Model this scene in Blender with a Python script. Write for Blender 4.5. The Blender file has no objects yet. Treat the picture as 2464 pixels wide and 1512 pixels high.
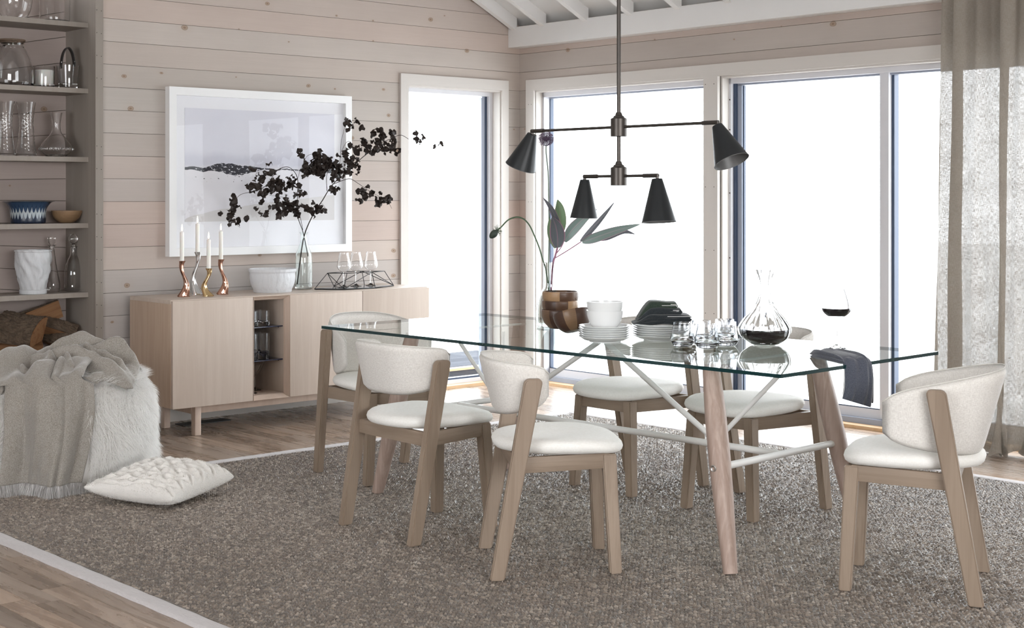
import bpy, bmesh, math, random
import numpy as np
from mathutils import Vector, Matrix

random.seed(7)
rng = np.random.default_rng(7)
sc = bpy.context.scene
COL = sc.collection
PI = math.pi

# ------------------------------------------------------------------ camera, world, exposure
cam_d = bpy.data.cameras.new('camera')
cam = bpy.data.objects.new('camera', cam_d)
COL.objects.link(cam)
cam.location = (0, 0, 1.35)
cam.rotation_euler = (PI / 2, 0, -math.atan2(0.672, 0.741))
cam_d.sensor_width = 36.0
cam_d.lens = 36.0 * 3508 / 2464
cam_d.shift_y = -(756 - 470) / 2464
cam_d.clip_start = 0.05
sc.camera = cam

world = bpy.data.worlds.new('overcast_sky')
sc.world = world
world.use_nodes = True
wn = world.node_tree
bg = wn.nodes['Background']
bg.inputs['Color'].default_value = (0.91, 0.95, 1.0, 1)
bg.inputs['Strength'].default_value = 6.5

sc.view_settings.view_transform = 'Standard'
sc.view_settings.look = 'None'
sc.view_settings.exposure = 0.30
sc.view_settings.gamma = 1.0
sc.view_settings.use_curve_mapping = False
sc.cycles.use_denoising = True
sc.cycles.max_bounces = 14
sc.cycles.diffuse_bounces = 6
sc.cycles.transmission_bounces = 14
sc.cycles.transparent_max_bounces = 24
sc.cycles.sample_clamp_indirect = 8.0

def area_light(name, loc, target, sx, sy, power, col):
    d = bpy.data.lights.new(name, 'AREA')
    d.shape = 'RECTANGLE'; d.size = sx; d.size_y = sy; d.energy = power; d.color = col
    o = bpy.data.objects.new(name, d); COL.objects.link(o)
    o.location = loc
    o.rotation_euler = (Vector(target) - Vector(loc)).to_track_quat('-Z', 'Y').to_euler()
    return o
# unseen fill lamps added at the openings of the two walls behind the photographer
area_light('fill_rear', (1.5, -2.35, 1.6), (3.2, 5.0, 0.9), 3.6, 1.5, 100, (1.0, 0.98, 0.95))
area_light('fill_side', (-2.35, 3.0, 1.6), (3.5, 4.5, 0.8), 3.0, 1.7, 30, (1.0, 0.97, 0.93))

# ------------------------------------------------------------------ shader helpers
class NT:
    def __init__(s, name):
        s.m = bpy.data.materials.new(name); s.m.use_nodes = True
        s.t = s.m.node_tree; s.t.nodes.clear()
        s.out = s.t.nodes.new('ShaderNodeOutputMaterial')
    def n(s, kind, **kw):
        nd = s.t.nodes.new(kind)
        for k, v in kw.items(): setattr(nd, k, v)
        return nd
    def link(s, a, b): s.t.links.new(a, b)
    def put(s, sock, v):
        if v is None: return
        if isinstance(v, bpy.types.NodeSocket): s.link(v, sock)
        else:
            if isinstance(v, (tuple, list)) and len(v) == 3 and sock.type == 'RGBA': v = (*v, 1)
            sock.default_value = v
    def math(s, op, a, b=0.0, c=None, clamp=False):
        nd = s.n('ShaderNodeMath', operation=op, use_clamp=clamp)
        s.put(nd.inputs[0], a); s.put(nd.inputs[1], b)
        if c is not None: s.put(nd.inputs[2], c)
        return nd.outputs[0]
    def mix(s, f, a, b, mode='MIX'):
        nd = s.n('ShaderNodeMix', data_type='RGBA', blend_type=mode)
        s.put(nd.inputs['Factor'], f)
        s.put(nd.inputs[6], a); s.put(nd.inputs[7], b)
        return nd.outputs[2]
    def coord(s, kind='Object'):
        if kind == 'World':
            return s.n('ShaderNodeNewGeometry').outputs['Position']
        return s.n('ShaderNodeTexCoord').outputs[kind]
    def mapv(s, vec, scale=(1, 1, 1), loc=(0, 0, 0), rot=(0, 0, 0)):
        nd = s.n('ShaderNodeMapping')
        s.put(nd.inputs['Vector'], vec)
        nd.inputs['Scale'].default_value = scale; s.put(nd.inputs['Location'], loc); nd.inputs['Rotation'].default_value = rot
        return nd.outputs[0]
    def noise(s, vec, scale=5, detail=3, rough=0.5, dist=0.0, out='Fac'):
        nd = s.n('ShaderNodeTexNoise')
        s.put(nd.inputs['Vector'], vec); s.put(nd.inputs['Scale'], scale)
        nd.inputs['Detail'].default_value = detail; nd.inputs['Roughness'].default_value = rough
        nd.inputs['Distortion'].default_value = dist
        return nd.outputs[out]
    def voro(s, vec, scale=5, feature='F1', rnd=1.0, out='Distance', dims='3D'):
        nd = s.n('ShaderNodeTexVoronoi', feature=feature, voronoi_dimensions=dims)
        s.put(nd.inputs['Vector'], vec); nd.inputs['Scale'].default_value = scale
        nd.inputs['Randomness'].default_value = rnd
        return nd.outputs[out]
    def ramp(s, f, stops, interp='LINEAR'):
        nd = s.n('ShaderNodeValToRGB'); nd.color_ramp.interpolation = interp
        e = nd.color_ramp.elements
        while len(e) < len(stops): e.new(0.5)
        for el, (p, c) in zip(e, stops):
            el.position = p; el.color = (*c, 1) if isinstance(c, tuple) else (c, c, c, 1)
        s.put(nd.inputs[0], f)
        return nd.outputs[0]
    def sep(s, v):
        nd = s.n('ShaderNodeSeparateXYZ'); s.put(nd.inputs[0], v); return nd.outputs
    def comb(s, x, y, z):
        nd = s.n('ShaderNodeCombineXYZ')
        s.put(nd.inputs[0], x); s.put(nd.inputs[1], y); s.put(nd.inputs[2], z); return nd.outputs[0]
    def bump(s, h, strength=0.3, dist=0.01):
        nd = s.n('ShaderNodeBump'); s.put(nd.inputs['Height'], h)
        nd.inputs['Strength'].default_value = strength; nd.inputs['Distance'].default_value = dist
        return nd.outputs[0]
    def rnd(s): return s.n('ShaderNodeObjectInfo').outputs['Random']
    def ocol(s): return s.n('ShaderNodeObjectInfo').outputs['Color']
    def done(s, col=(.8, .8, .8), rough=0.5, metal=0.0, normal=None, spec=0.5, sheen=0.0, **kw):
        b = s.n('ShaderNodeBsdfPrincipled')
        s.put(b.inputs['Base Color'], col); s.put(b.inputs['Roughness'], rough)
        s.put(b.inputs['Metallic'], metal); s.put(b.inputs['Specular IOR Level'], spec)
        if normal is not None: s.link(normal, b.inputs['Normal'])
        if sheen: b.inputs['Sheen Weight'].default_value = sheen
        for k, v in kw.items(): s.put(b.inputs[k.replace('_', ' ')], v)
        s.link(b.outputs[0], s.out.inputs[0])
        return s.m

def plain(name, col, rough=0.5, metal=0.0, spec=0.5, var=0.06, sc_=20, bumps=0.05, **kw):
    t = NT(name)
    v = t.noise(t.coord('Object'), sc_, 3)
    c = t.mix(v, tuple(x * (1 - var) for x in col), tuple(min(1, x * (1 + var)) for x in col))
    return t.done(c, rough, metal, t.bump(v, bumps, 0.002), spec, **kw)

def wood(name, c1, c2, axis=2, space='Object', rough=0.55, fine=1.0, tint=False, spec=0.35, var=0.12, rings=0.5, pink=None):
    """straight-grained wood; grain runs along the axis"""
    t = NT(name)
    p = t.coord(space)
    r = t.rnd()
    off = t.comb(t.math('MULTIPLY', r, 37.0), t.math('MULTIPLY', r, 91.0), t.math('MULTIPLY', r, 53.0))
    va = t.n('ShaderNodeVectorMath', operation='ADD'); t.put(va.inputs[0], p); t.put(va.inputs[1], off)
    s1 = [18 * fine] * 3; s1[axis] = 1.1 * fine
    s2 = [160 * fine] * 3; s2[axis] = 4.0 * fine
    s3 = [3.0] * 3; s3[axis] = 0.7
    a = t.noise(t.mapv(va.outputs[0], tuple(s1)), 1.0, 4, 0.6, 0.6)
    b = t.noise(t.mapv(va.outputs[0], tuple(s2)), 1.0, 2, 0.6)
    w = t.math('SINE', t.math('MULTIPLY', a, 34.0 * rings))
    w = t.math('MULTIPLY_ADD', w, 0.5, 0.5)
    g = t.math('ADD', t.math('MULTIPLY', w, 0.45), t.math('MULTIPLY', b, 0.55))
    c = t.mix(g, c1, c2)
    big = t.noise(t.mapv(va.outputs[0], tuple(s3)), 1.0, 2)
    c = t.mix(t.math('MULTIPLY', big, 0.5), c, pink or tuple(x * 0.86 for x in c1))
    br = t.math('MULTIPLY_ADD', r, var * 2, 1 - var)
    c = t.mix(1.0, c, t.comb(br, br, br), 'MULTIPLY')
    if tint: c = t.mix(1.0, c, t.ocol(), 'MULTIPLY')
    return t.done(c, rough, 0, t.bump(g, 0.12, 0.0015), spec)

def glass(name, col=(1, 1, 1), rough=0.0, ior=1.46):
    t = NT(name)
    g = t.n('ShaderNodeBsdfGlass'); t.put(g.inputs['Color'], col)
    g.inputs['Roughness'].default_value = rough; g.inputs['IOR'].default_value = ior
    tr = t.n('ShaderNodeBsdfTransparent'); t.put(tr.inputs[0], tuple(0.9 * x for x in col))
    t.link(g.outputs[0], t.out.inputs[0])
    return t.m

def sheet_glass(name, tint, ior=1.5, extra=None):
    """thin flat pane: Fresnel mirror on the face met first, straight transmission through it"""
    t = NT(name)
    fr = t.n('ShaderNodeFresnel'); fr.inputs['IOR'].default_value = ior
    bf = t.n('ShaderNodeNewGeometry').outputs['Backfacing']
    f = t.math('MULTIPLY', fr.outputs[0], t.math('SUBTRACT', 1.0, bf))
    tr = t.n('ShaderNodeBsdfTransparent'); t.put(tr.inputs[0], tint)
    gl = t.n('ShaderNodeBsdfGlossy'); gl.inputs['Roughness'].default_value = 0.0
    mx = t.n('ShaderNodeMixShader')
    t.link(f, mx.inputs[0]); t.link(tr.outputs[0], mx.inputs[1]); t.link(gl.outputs[0], mx.inputs[2])
    t.link(mx.outputs[0], t.out.inputs[0])
    return t.m

# ------------------------------------------------------------------ materials
def wall_board_material(name, flip):
    t = NT(name)
    p = t.coord('World'); r = t.rnd()
    x, y, z = t.sep(p)
    u = t.math('ADD', x, y)
    q = t.comb(t.math('ADD', u, t.math('MULTIPLY', r, 17.0)), t.math('MULTIPLY', r, 9.0), z)
    grain = t.noise(t.mapv(q, (2.2, 1, 55)), 1.0, 4, 0.6, 0.8)
    fine = t.noise(t.mapv(q, (9, 1, 420)), 1.0, 2, 0.6)
    cloud = t.noise(t.mapv(q, (1.3, 1, 3.0)), 1.0, 3, 0.55)
    base = t.mix(cloud, (0.410, 0.365, 0.337), (0.550, 0.497, 0.462))
    base = t.mix(t.math('MULTIPLY', grain, 0.24), base, (0.28, 0.225, 0.185))
    base = t.mix(t.math('MULTIPLY', fine, 0.12), base, (0.62, 0.57, 0.52))
    c = t.mix(1.0, base, t.ocol(), 'MULTIPLY')
    # sparse knots
    wob = t.noise(q, 9.0, 2, out='Color')
    qv = t.n('ShaderNodeVectorMath', operation='MULTIPLY_ADD')
    t.put(qv.inputs[0], wob); qv.inputs[1].default_value = (0.018, 0, 0.018); t.put(qv.inputs[2], t.comb(u, 0.0, z))
    kx, ky, kz = t.sep(qv.outputs[0])
    kv = t.comb(t.math('MULTIPLY', kx, 3.1), t.math('MULTIPLY', kz, 4.6), 0.0)
    vd = t.n('ShaderNodeTexVoronoi', voronoi_dimensions='2D'); t.put(vd.inputs['Vector'], kv); vd.inputs['Scale'].default_value = 1.0
    d = vd.outputs['Distance']; cr, cg, cb = t.sep(vd.outputs['Color'])
    size = t.math('MULTIPLY_ADD', t.math('POWER', cr, 1.6), 0.075, 0.018)
    pick = t.math('GREATER_THAN', cg, 0.42)
    rel = t.math('DIVIDE', d, size)
    m = t.math('MULTIPLY', t.ramp(rel, [(0.0, 1.0), (0.62, 0.75), (0.78, 0.95), (1.0, 0.0)]), pick)
    kc = t.ramp(rel, [(0.0, (0.13, 0.075, 0.045)), (0.45, (0.26, 0.17, 0.11)), (0.62, (0.36, 0.27, 0.19)), (0.82, (0.17, 0.11, 0.075)), (1.0, (0.3, 0.24, 0.19))])
    c = t.mix(t.math('MULTIPLY', m, 0.95), c, kc)
    halo = t.ramp(t.math('MULTIPLY', rel, 0.33), [(0.0, 1.0), (0.4, 0.5), (1.0, 0.0)])
    c = t.mix(t.math('MULTIPLY', t.math('MULTIPLY', halo, pick), 0.22), c, (0.40, 0.30, 0.22))
    return t.done(c, 0.62, 0, t.bump(grain, 0.12, 0.002), 0.3)

M = {}
M['board'] = wall_board_material('whitewashed_pine_boards', 0)
M['gap'] = plain('dark_gap', (0.10, 0.080, 0.066), 0.9)
M['trim'] = plain('painted_trim_wood', (0.585, 0.55, 0.515), 0.5, var=0.03, sc_=6)
M['shelfwood'] = wood('taupe_shelf_wood', (0.27, 0.235, 0.205), (0.33, 0.29, 0.258), 2, 'World', 0.55, 0.5, var=0.05)
M['beam'] = plain('white_painted_beam', (0.72, 0.71, 0.70), 0.55, var=0.03, sc_=4)
M['roof'] = plain('white_roof_boards', (0.66, 0.655, 0.645), 0.6, var=0.04, sc_=3)
M['plaster'] = plain('pale_plaster', (0.52, 0.49, 0.46), 0.8, var=0.03, sc_=4)
M['winwhite'] = plain('white_window_frame', (0.62, 0.62, 0.65), 0.4, var=0.02)
M['winshaded'] = plain('shaded_sash_edge', (0.035, 0.055, 0.10), 0.35, var=0.05)  # dark blue paints the shade on the sash edges
M['wingrey'] = plain('grey_aluminium_sash', (0.30, 0.33, 0.40), 0.35, var=0.03)
M['pane'] = sheet_glass('window_pane', (0.985, 0.995, 0.99), 1.45)
M['threshold'] = wood('oak_threshold', (0.50, 0.33, 0.18), (0.66, 0.46, 0.28), 0, 'World', 0.5, 0.8)
M['deck'] = wood('weathered_deck', (0.055, 0.058, 0.068), (0.085, 0.088, 0.10), 0, 'World', 1.0, 0.5, spec=0.05)
M['shadedeck'] = plain('shaded_deck', (0.012, 0.012, 0.015), 1.0, spec=0.05)  # near-black colour stands in for shade on the deck by the house
M['concrete'] = plain('pale_terrace', (0.72, 0.72, 0.72), 0.8, sc_=2)

def floor_material():
    t = NT('oak_floor')
    p = t.coord('World'); r = t.rnd(); x, y, z = t.sep(p)
    q = t.comb(t.math('ADD', x, t.math('MULTIPLY', r, 13.0)), t.math('ADD', y, t.math('MULTIPLY', r, 41.0)), r)
    g1 = t.noise(t.mapv(q, (16, 1.6, 1)), 1.0, 5, 0.62, 1.2)
    g2 = t.noise(t.mapv(q, (240, 6, 1)), 1.0, 2)
    fig = t.noise(t.mapv(q, (5, 1.6, 1)), 1.0, 3, 0.6, 2.0)
    c = t.ramp(g1, [(0.25, (0.18, 0.125, 0.092)), (0.45, (0.30, 0.226, 0.175)), (0.6, (0.385, 0.305, 0.245)), (0.8, (0.46, 0.38, 0.315))])
    c = t.mix(t.math('MULTIPLY', g2, 0.25), c, (0.22, 0.15, 0.10))
    dark = t.ramp(fig, [(0.63, 0.0), (0.80, 0.55)])
    c = t.mix(dark, c, (0.12, 0.095, 0.08))
    c = t.mix(1.0, c, t.ocol(), 'MULTIPLY')
    rough = t.math('MULTIPLY_ADD', g1, 0.2, 0.18)
    return t.done(c, rough, 0, t.bump(t.math('ADD', g1, g2), 0.08, 0.002), 0.5)
M['floor'] = floor_material()

def rug_material():
    t = NT('woven_jute_rug')
    p = t.coord('World')
    at = t.n('ShaderNodeAttribute', attribute_name='yarn')
    fib = t.noise(t.mapv(p, (500, 500, 300)), 1.0, 3, 0.7)
    patch = t.noise(p, 1.6, 3)
    c = t.ramp(at.outputs['Fac'], [(0.0, (0.036, 0.023, 0.016)), (0.28, (0.125, 0.089, 0.064)), (0.58, (0.29, 0.228, 0.178)), (1.0, (0.68, 0.60, 0.52))])
    c = t.mix(t.math('MULTIPLY', fib, 0.45), c, (0.33, 0.26, 0.19))
    c = t.mix(t.math('MULTIPLY', patch, 0.5), c, t.mix(1.0, c, (0.72, 0.66, 0.60), 'MULTIPLY'))
    return t.done(c, 0.36, 0, t.bump(fib, 0.6, 0.0025), 1.0, sheen=0.25, Sheen_Roughness=0.3, IOR=1.75)
M['rug'] = rug_material()
def binding_material():
    t = NT('cotton_rug_binding')
    p = t.coord('World')
    w = t.noise(t.mapv(p, (160, 30, 160)), 1.0, 3)
    w2 = t.noise(t.mapv(p, (30, 160, 160)), 1.0, 3)
    h = t.math('ADD', w, w2)
    c = t.mix(t.math('MULTIPLY', h, 0.5), (0.46, 0.43, 0.43), (0.62, 0.59, 0.59))
    return t.done(c, 0.85, 0, t.bump(h, 0.5, 0.004), 0.2, sheen=0.2)
M['binding'] = binding_material()

M['chairwood'] = wood('grey_oak', (0.240, 0.178, 0.130), (0.385, 0.300, 0.230), 2, 'Object', 0.5, 1.0, var=0.06)
M['chairwood_x'] = wood('grey_oak_rails', (0.240, 0.178, 0.130), (0.385, 0.300, 0.230), 0, 'Object', 0.5, 1.0, var=0.06)
M['tablewood'] = wood('whitewashed_ash', (0.29, 0.20, 0.158), (0.50, 0.395, 0.335), 2, 'Object', 0.45, 0.9, var=0.04, rings=1.0, pink=(0.42, 0.31, 0.27))
M['sidewood'] = wood('bleached_oak_veneer', (0.52, 0.425, 0.355), (0.63, 0.54, 0.465), 2, 'Object', 0.5, 1.3, var=0.03, rings=0.35)
M['sideend'] = wood('bleached_oak_end', (0.44, 0.32, 0.235), (0.55, 0.425, 0.33), 2, 'Object', 0.5, 1.0, var=0.03, rings=0.8)
M['sideleg'] = wood('bleached_oak_legs', (0.50, 0.38, 0.30), (0.62, 0.50, 0.42), 2, 'Object', 0.5, 1.0, var=0.03)
M['sidetop'] = wood('bleached_oak_top', (0.52, 0.425, 0.355), (0.63, 0.54, 0.465), 0, 'Object', 0.42, 1.0, var=0.03, rings=0.4)
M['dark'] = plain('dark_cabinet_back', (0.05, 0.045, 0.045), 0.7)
M['darkglass'] = plain('dark_blue_glass_shelf', (0.012, 0.016, 0.05), 0.08, spec=0.7)

def fabric(name, c1, c2, scale=700, rough=0.9, sheen=0.3):
    t = NT(name)
    p = t.coord('Object')
    a = t.noise(t.mapv(p, (scale, scale, scale * 0.18)), 1.0, 2)
    b = t.noise(t.mapv(p, (scale * 0.2, scale * 0.2, scale)), 1.0, 2)
    h = t.math('MULTIPLY', t.math('ADD', a, b), 0.5)
    f = t.ramp(h, [(0.38, 0.0), (0.62, 1.0)])
    c = t.mix(f, c1, c2)
    return t.done(c, rough, 0, t.bump(h, 0.25, 0.0012), 0.2, sheen=sheen)
M['linen'] = fabric('oatmeal_linen', (0.66, 0.63, 0.59), (0.82, 0.795, 0.755), 520)
M['seatlinen'] = fabric('cream_seat_linen', (0.86, 0.845, 0.80), (0.93, 0.92, 0.89), 420)
M['piping'] = plain('linen_piping', (0.72, 0.70, 0.66), 0.85)
M['whitemetal'] = plain('white_powder_coat', (0.80, 0.79, 0.77), 0.4, var=0.01)
M['steel'] = plain('brushed_steel', (0.62, 0.60, 0.58), 0.3, 1.0, var=0.04)
M['bronze'] = plain('aged_bronze', (0.085, 0.075, 0.068), 0.38, 0.75, var=0.15)
M['blackshade'] = plain('matt_black_shade', (0.010, 0.012, 0.014), 0.42, 0.0, 0.45, bumps=0.0)
M['shadein'] = plain('grey_shade_lining', (0.16, 0.16, 0.16), 0.5, 0.4)
M['blackmetal'] = plain('black_wire', (0.012, 0.012, 0.013), 0.45, 0.3)
M['mirror'] = plain('tray_mirror', (0.25, 0.28, 0.30), 0.08, 0.8, bumps=0.0)
M['clear'] = glass('clear_glass')
M['clear2'] = glass('clear_tumbler_glass', (0.985, 0.99, 1.0))
M['greenglass'] = glass('pale_green_glass', (0.975, 0.995, 0.99))
M['frosted'] = NT('frosted_crystal')
def frosted():
    t = NT('frosted_relief_crystal')
    p = t.coord('Object')
    n = t.noise(t.mapv(p, (30, 30, 9)), 1.0, 3, 0.5, 1.5)
    b = t.n('ShaderNodeBsdfPrincipled')
    b.inputs['Base Color'].default_value = (0.93, 0.94, 0.96, 1)
    b.inputs['Transmission Weight'].default_value = 0.5
    b.inputs['Roughness'].default_value = 0.32
    b.inputs['IOR'].default_value = 1.3
    t.link(t.bump(n, 0.6, 0.01), b.inputs['Normal'])
    t.link(b.outputs[0], t.out.inputs[0])
    return t.m
M['frosted'] = frosted()
M['wax'] = plain('white_wax', (0.88, 0.86, 0.82), 0.45, var=0.01, Subsurface_Weight=0.15)
M['copper'] = plain('polished_copper', (0.48, 0.27, 0.20), 0.13, 1.0, var=0.08, bumps=0.0)
M['gold'] = plain('polished_brass', (0.72, 0.52, 0.28), 0.14, 1.0, var=0.05, bumps=0.0)
M['silver'] = plain('polished_silver', (0.70, 0.70, 0.71), 0.12, 1.0, var=0.05, bumps=0.0)
def flame():
    t = NT('candle_flame')
    e = t.n('ShaderNodeEmission'); z = t.sep(t.coord('Generated'))[2]
    t.link(t.ramp(z, [(0.0, (1.0, 0.55, 0.25)), (0.25, (1.0, 0.82, 0.55)), (1.0, (1.0, 0.9, 0.72))]), e.inputs[0])
    e.inputs[1].default_value = 3.0
    t.link(e.outputs[0], t.out.inputs[0]); return t.m
M['flame'] = flame()
M['wick'] = plain('burnt_wick', (0.02, 0.015, 0.01), 0.9)
M['frame'] = plain('white_lacquer_frame', (0.80, 0.80, 0.80), 0.35, var=0.01)
M['mount'] = plain('white_mount_card', (0.76, 0.76, 0.79), 0.8, var=0.01)
M['picglass'] = sheet_glass('picture_glass', (1, 1, 1), 1.28)
M['leaf'] = plain('dried_dark_leaf', (0.030, 0.020, 0.016), 0.55, var=0.5, sc_=8, spec=0.4)
M['twig'] = plain('dark_twig', (0.030, 0.022, 0.018), 0.7, var=0.3)
M['fur'] = plain('white_fur', (0.93, 0.92, 0.90), 0.8, var=0.04, sc_=9, spec=0.3)
def hairy(name, col):
    t = NT(name)
    d = t.n('ShaderNodeBsdfDiffuse'); tl = t.n('ShaderNodeBsdfTranslucent'); g = t.n('ShaderNodeBsdfGlossy')
    for n_ in (d, tl, g): t.put(n_.inputs[0], col)
    g.inputs['Roughness'].default_value = .45
    m1 = t.n('ShaderNodeMixShader'); m1.inputs[0].default_value = .42; t.link(d.outputs[0], m1.inputs[1]); t.link(tl.outputs[0], m1.inputs[2])
    m2 = t.n('ShaderNodeMixShader'); m2.inputs[0].default_value = .10; t.link(m1.outputs[0], m2.inputs[1]); t.link(g.outputs[0], m2.inputs[2])
    t.link(m2.outputs[0], t.out.inputs[0]); return t.m
M['fur'] = hairy('white_fur_hair', (0.95, 0.94, 0.925))
M['furbase'] = plain('fur_skin', (0.80, 0.78, 0.75), 0.95)
M['plush'] = plain('cream_plush_fur', (0.80, 0.775, 0.74), 0.9, var=0.06, sc_=14, sheen=0.4)
def throw_mat():
    t = NT('greige_mohair')
    p = t.coord('World')
    a = t.noise(p, 260, 3, 0.7); b = t.noise(p, 26, 3)
    c = t.mix(t.ramp(a, [(0.35, 0.0), (0.65, 1.0)]), (0.19, 0.166, 0.138), (0.39, 0.355, 0.315))
    c = t.mix(t.math('MULTIPLY', b, 0.3), c, (0.44, 0.43, 0.42))
    return t.done(c, 0.95, 0, t.bump(t.math('ADD', a, b), 0.35, 0.004), 0.1, sheen=0.7, Sheen_Roughness=0.4)
M['throw'] = throw_mat()
M['fringe'] = plain('pale_fringe', (0.56, 0.54, 0.53), 0.9, sheen=0.4)
M['porcelain'] = plain('white_porcelain', (0.84, 0.85, 0.85), 0.14, var=0.01, bumps=0.0)
def bowlwood():
    t = NT('acacia_staves')
    p = t.coord('Object'); x, y, z = t.sep(p); r = t.rnd()
    an = t.math('ADD', t.math('MULTIPLY', t.math('ARCTAN2', y, x), 9 / (2 * PI)), t.math('MULTIPLY', r, 5.0))
    k = t.n('ShaderNodeTexWhiteNoise', noise_dimensions='2D')
    t.put(k.inputs['Vector'], t.comb(t.math('FLOOR', an), t.math('FLOOR', t.math('MULTIPLY', r, 50)), 0.0))
    c = t.ramp(k.outputs[0], [(0.0, (0.055, 0.026, 0.017)), (0.45, (0.10, 0.052, 0.034)), (0.72, (0.19, 0.11, 0.065)), (0.9, (0.42, 0.26, 0.14))])
    g = t.noise(t.mapv(p, (40, 40, 160)), 1.0, 3)
    c = t.mix(t.math('MULTIPLY', g, 0.4), c, t.mix(1.0, c, (0.5, 0.45, 0.4), 'MULTIPLY'))
    return t.done(c, 0.35, 0, t.bump(g, 0.1, 0.001), 0.5)
M['acacia'] = bowlwood()
M['browbowl'] = wood('honey_wood', (0.24, 0.145, 0.08), (0.36, 0.23, 0.13), 0, 'Object', 0.5, 2.0)
def bluebowl():
    t = NT('indigo_glaze')
    p = t.coord('Object'); x, y, z = t.sep(p)
    n = t.noise(t.comb(t.math('MULTIPLY', t.math('ARCTAN2', y, x), 8), 0, t.math('MULTIPLY', z, 40)), 1.0, 3)
    w = t.math('MULTIPLY_ADD', t.math('ABSOLUTE', t.math('SINE', t.math('MULTIPLY', t.math('ARCTAN2', y, x), 14.0))), 0.25, t.math('MULTIPLY_ADD', n, 0.12, t.math('MULTIPLY', z, 8.0)))
    c = t.ramp(w, [(0.0, (0.012, 0.016, 0.03)), (0.50, (0.02, 0.03, 0.055)), (0.56, (0.33, 0.38, 0.42)), (0.76, (0.42, 0.46, 0.48)), (0.82, (0.012, 0.03, 0.075)), (1.0, (0.03, 0.06, 0.11))])
    return t.done(c, 0.25, 0, None, 0.5)
M['indigo'] = bluebowl()
M['napkin'] = fabric('charcoal_napkin', (0.014, 0.018, 0.021), (0.032, 0.038, 0.042), 900, sheen=0.25)
M['napgreen'] = fabric('dark_green_napkin', (0.018, 0.030, 0.022), (0.045, 0.062, 0.048), 900, sheen=0.25)
M['napblue'] = fabric('slate_napkin', (0.050, 0.056, 0.078), (0.10, 0.108, 0.135), 900, sheen=0.3)
M['wine'] = plain('dark_red_wine', (0.010, 0.003, 0.006), 0.05, 0, 0.5, bumps=0.0)
M['greenstem'] = plain('green_stem', (0.06, 0.11, 0.055), 0.5)
M['budgreen'] = plain('dark_bud', (0.03, 0.045, 0.035), 0.6)
M['allium'] = plain('purple_florets', (0.17, 0.12, 0.19), 0.7, var=0.4, sc_=60)
def cordy(name, a, b, edge):
    t = NT(name)
    g = t.sep(t.coord('UV'))
    e = t.math('ABSOLUTE', t.math('SUBTRACT', g[0], 0.5))
    st = t.noise(t.comb(t.math('MULTIPLY', g[0], 22), t.math('MULTIPLY', g[1], 1.3), 0), 1.0, 2)
    c = t.mix(st, a, b)
    c = t.mix(t.ramp(e, [(0.42, 0.0), (0.49, 1.0)]), c, edge)
    c = t.mix(t.ramp(e, [(0.0, 0.7), (0.03, 0.0)]), c, edge)
    m = t.done(c, 0.4, 0, None, 0.5)
    b_ = [n for n in t.t.nodes if n.type == 'BSDF_PRINCIPLED'][0]
    tl = t.n('ShaderNodeBsdfTranslucent'); t.link(c, tl.inputs[0])
    ad = t.n('ShaderNodeMixShader'); ad.inputs[0].default_value = 0.22
    t.link(b_.outputs[0], ad.inputs[1]); t.link(tl.outputs[0], ad.inputs[2]); t.link(ad.outputs[0], t.out.inputs[0])
    return m
M['cordy'] = cordy('cordyline_dark', (0.075, 0.085, 0.10), (0.15, 0.165, 0.175), (0.42, 0.18, 0.27))
M['cordygreen'] = cordy('cordyline_green', (0.14, 0.22, 0.12), (0.22, 0.31, 0.18), (0.35, 0.27, 0.22))
M['cordyteal'] = cordy('cordyline_teal', (0.13, 0.19, 0.175), (0.24, 0.30, 0.275), (0.50, 0.28, 0.36))
M['leather'] = plain('black_leather', (0.008, 0.008, 0.008), 0.5)
M['cork'] = plain('dark_lid', (0.11, 0.07, 0.045), 0.7, var=0.2)
M['bark'] = plain('rough_bark', (0.10, 0.070, 0.048), 0.95, var=0.75, sc_=28, bumps=0.9)
M['splitwood'] = wood('split_firewood', (0.19, 0.085, 0.040), (0.36, 0.20, 0.10), 0, 'Object', 0.8, 1.2)
M['nail'] = plain('nail_head', (0.06, 0.05, 0.045), 0.5, 0.6)
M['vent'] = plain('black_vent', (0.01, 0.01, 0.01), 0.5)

def curtain_mat():
    t = NT('open_weave_linen')
    p = t.coord('UV'); u, v, _ = t.sep(p)
    q = t.comb(u, v, 0.0)
    a = t.noise(t.mapv(q, (620, 50, 1)), 1.0, 3, 0.7)
    b = t.noise(t.mapv(q, (50, 620, 1)), 1.0, 3, 0.7)
    slub = t.noise(t.mapv(q, (9, 9, 1)), 1.0, 3)
    h = t.math('ADD', t.math('MULTIPLY', t.math('MAXIMUM', a, b), 0.92), t.math('MULTIPLY', slub, 0.08))
    dens = t.ramp(h, [(0.40, 0.0), (0.60, 1.0)])
    c = t.mix(dens, (0.44, 0.40, 0.35), (0.27, 0.235, 0.20))
    df = t.n('ShaderNodeBsdfDiffuse'); t.link(c, df.inputs[0])
    tl = t.n('ShaderNodeBsdfTranslucent'); t.link(c, tl.inputs[0])
    m1 = t.n('ShaderNodeMixShader'); m1.inputs[0].default_value = 0.085
    t.link(df.outputs[0], m1.inputs[1]); t.link(tl.outputs[0], m1.inputs[2])
    tr = t.n('ShaderNodeBsdfTransparent')
    m2 = t.n('ShaderNodeMixShader')
    t.link(t.math('MULTIPLY_ADD', dens, 0.20, 0.795), m2.inputs[0])
    t.link(tr.outputs[0], m2.inputs[1]); t.link(m1.outputs[0], m2.inputs[2])
    t.link(m2.outputs[0], t.out.inputs[0])
    return t.m
M['curtain'] = curtain_mat()

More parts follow.
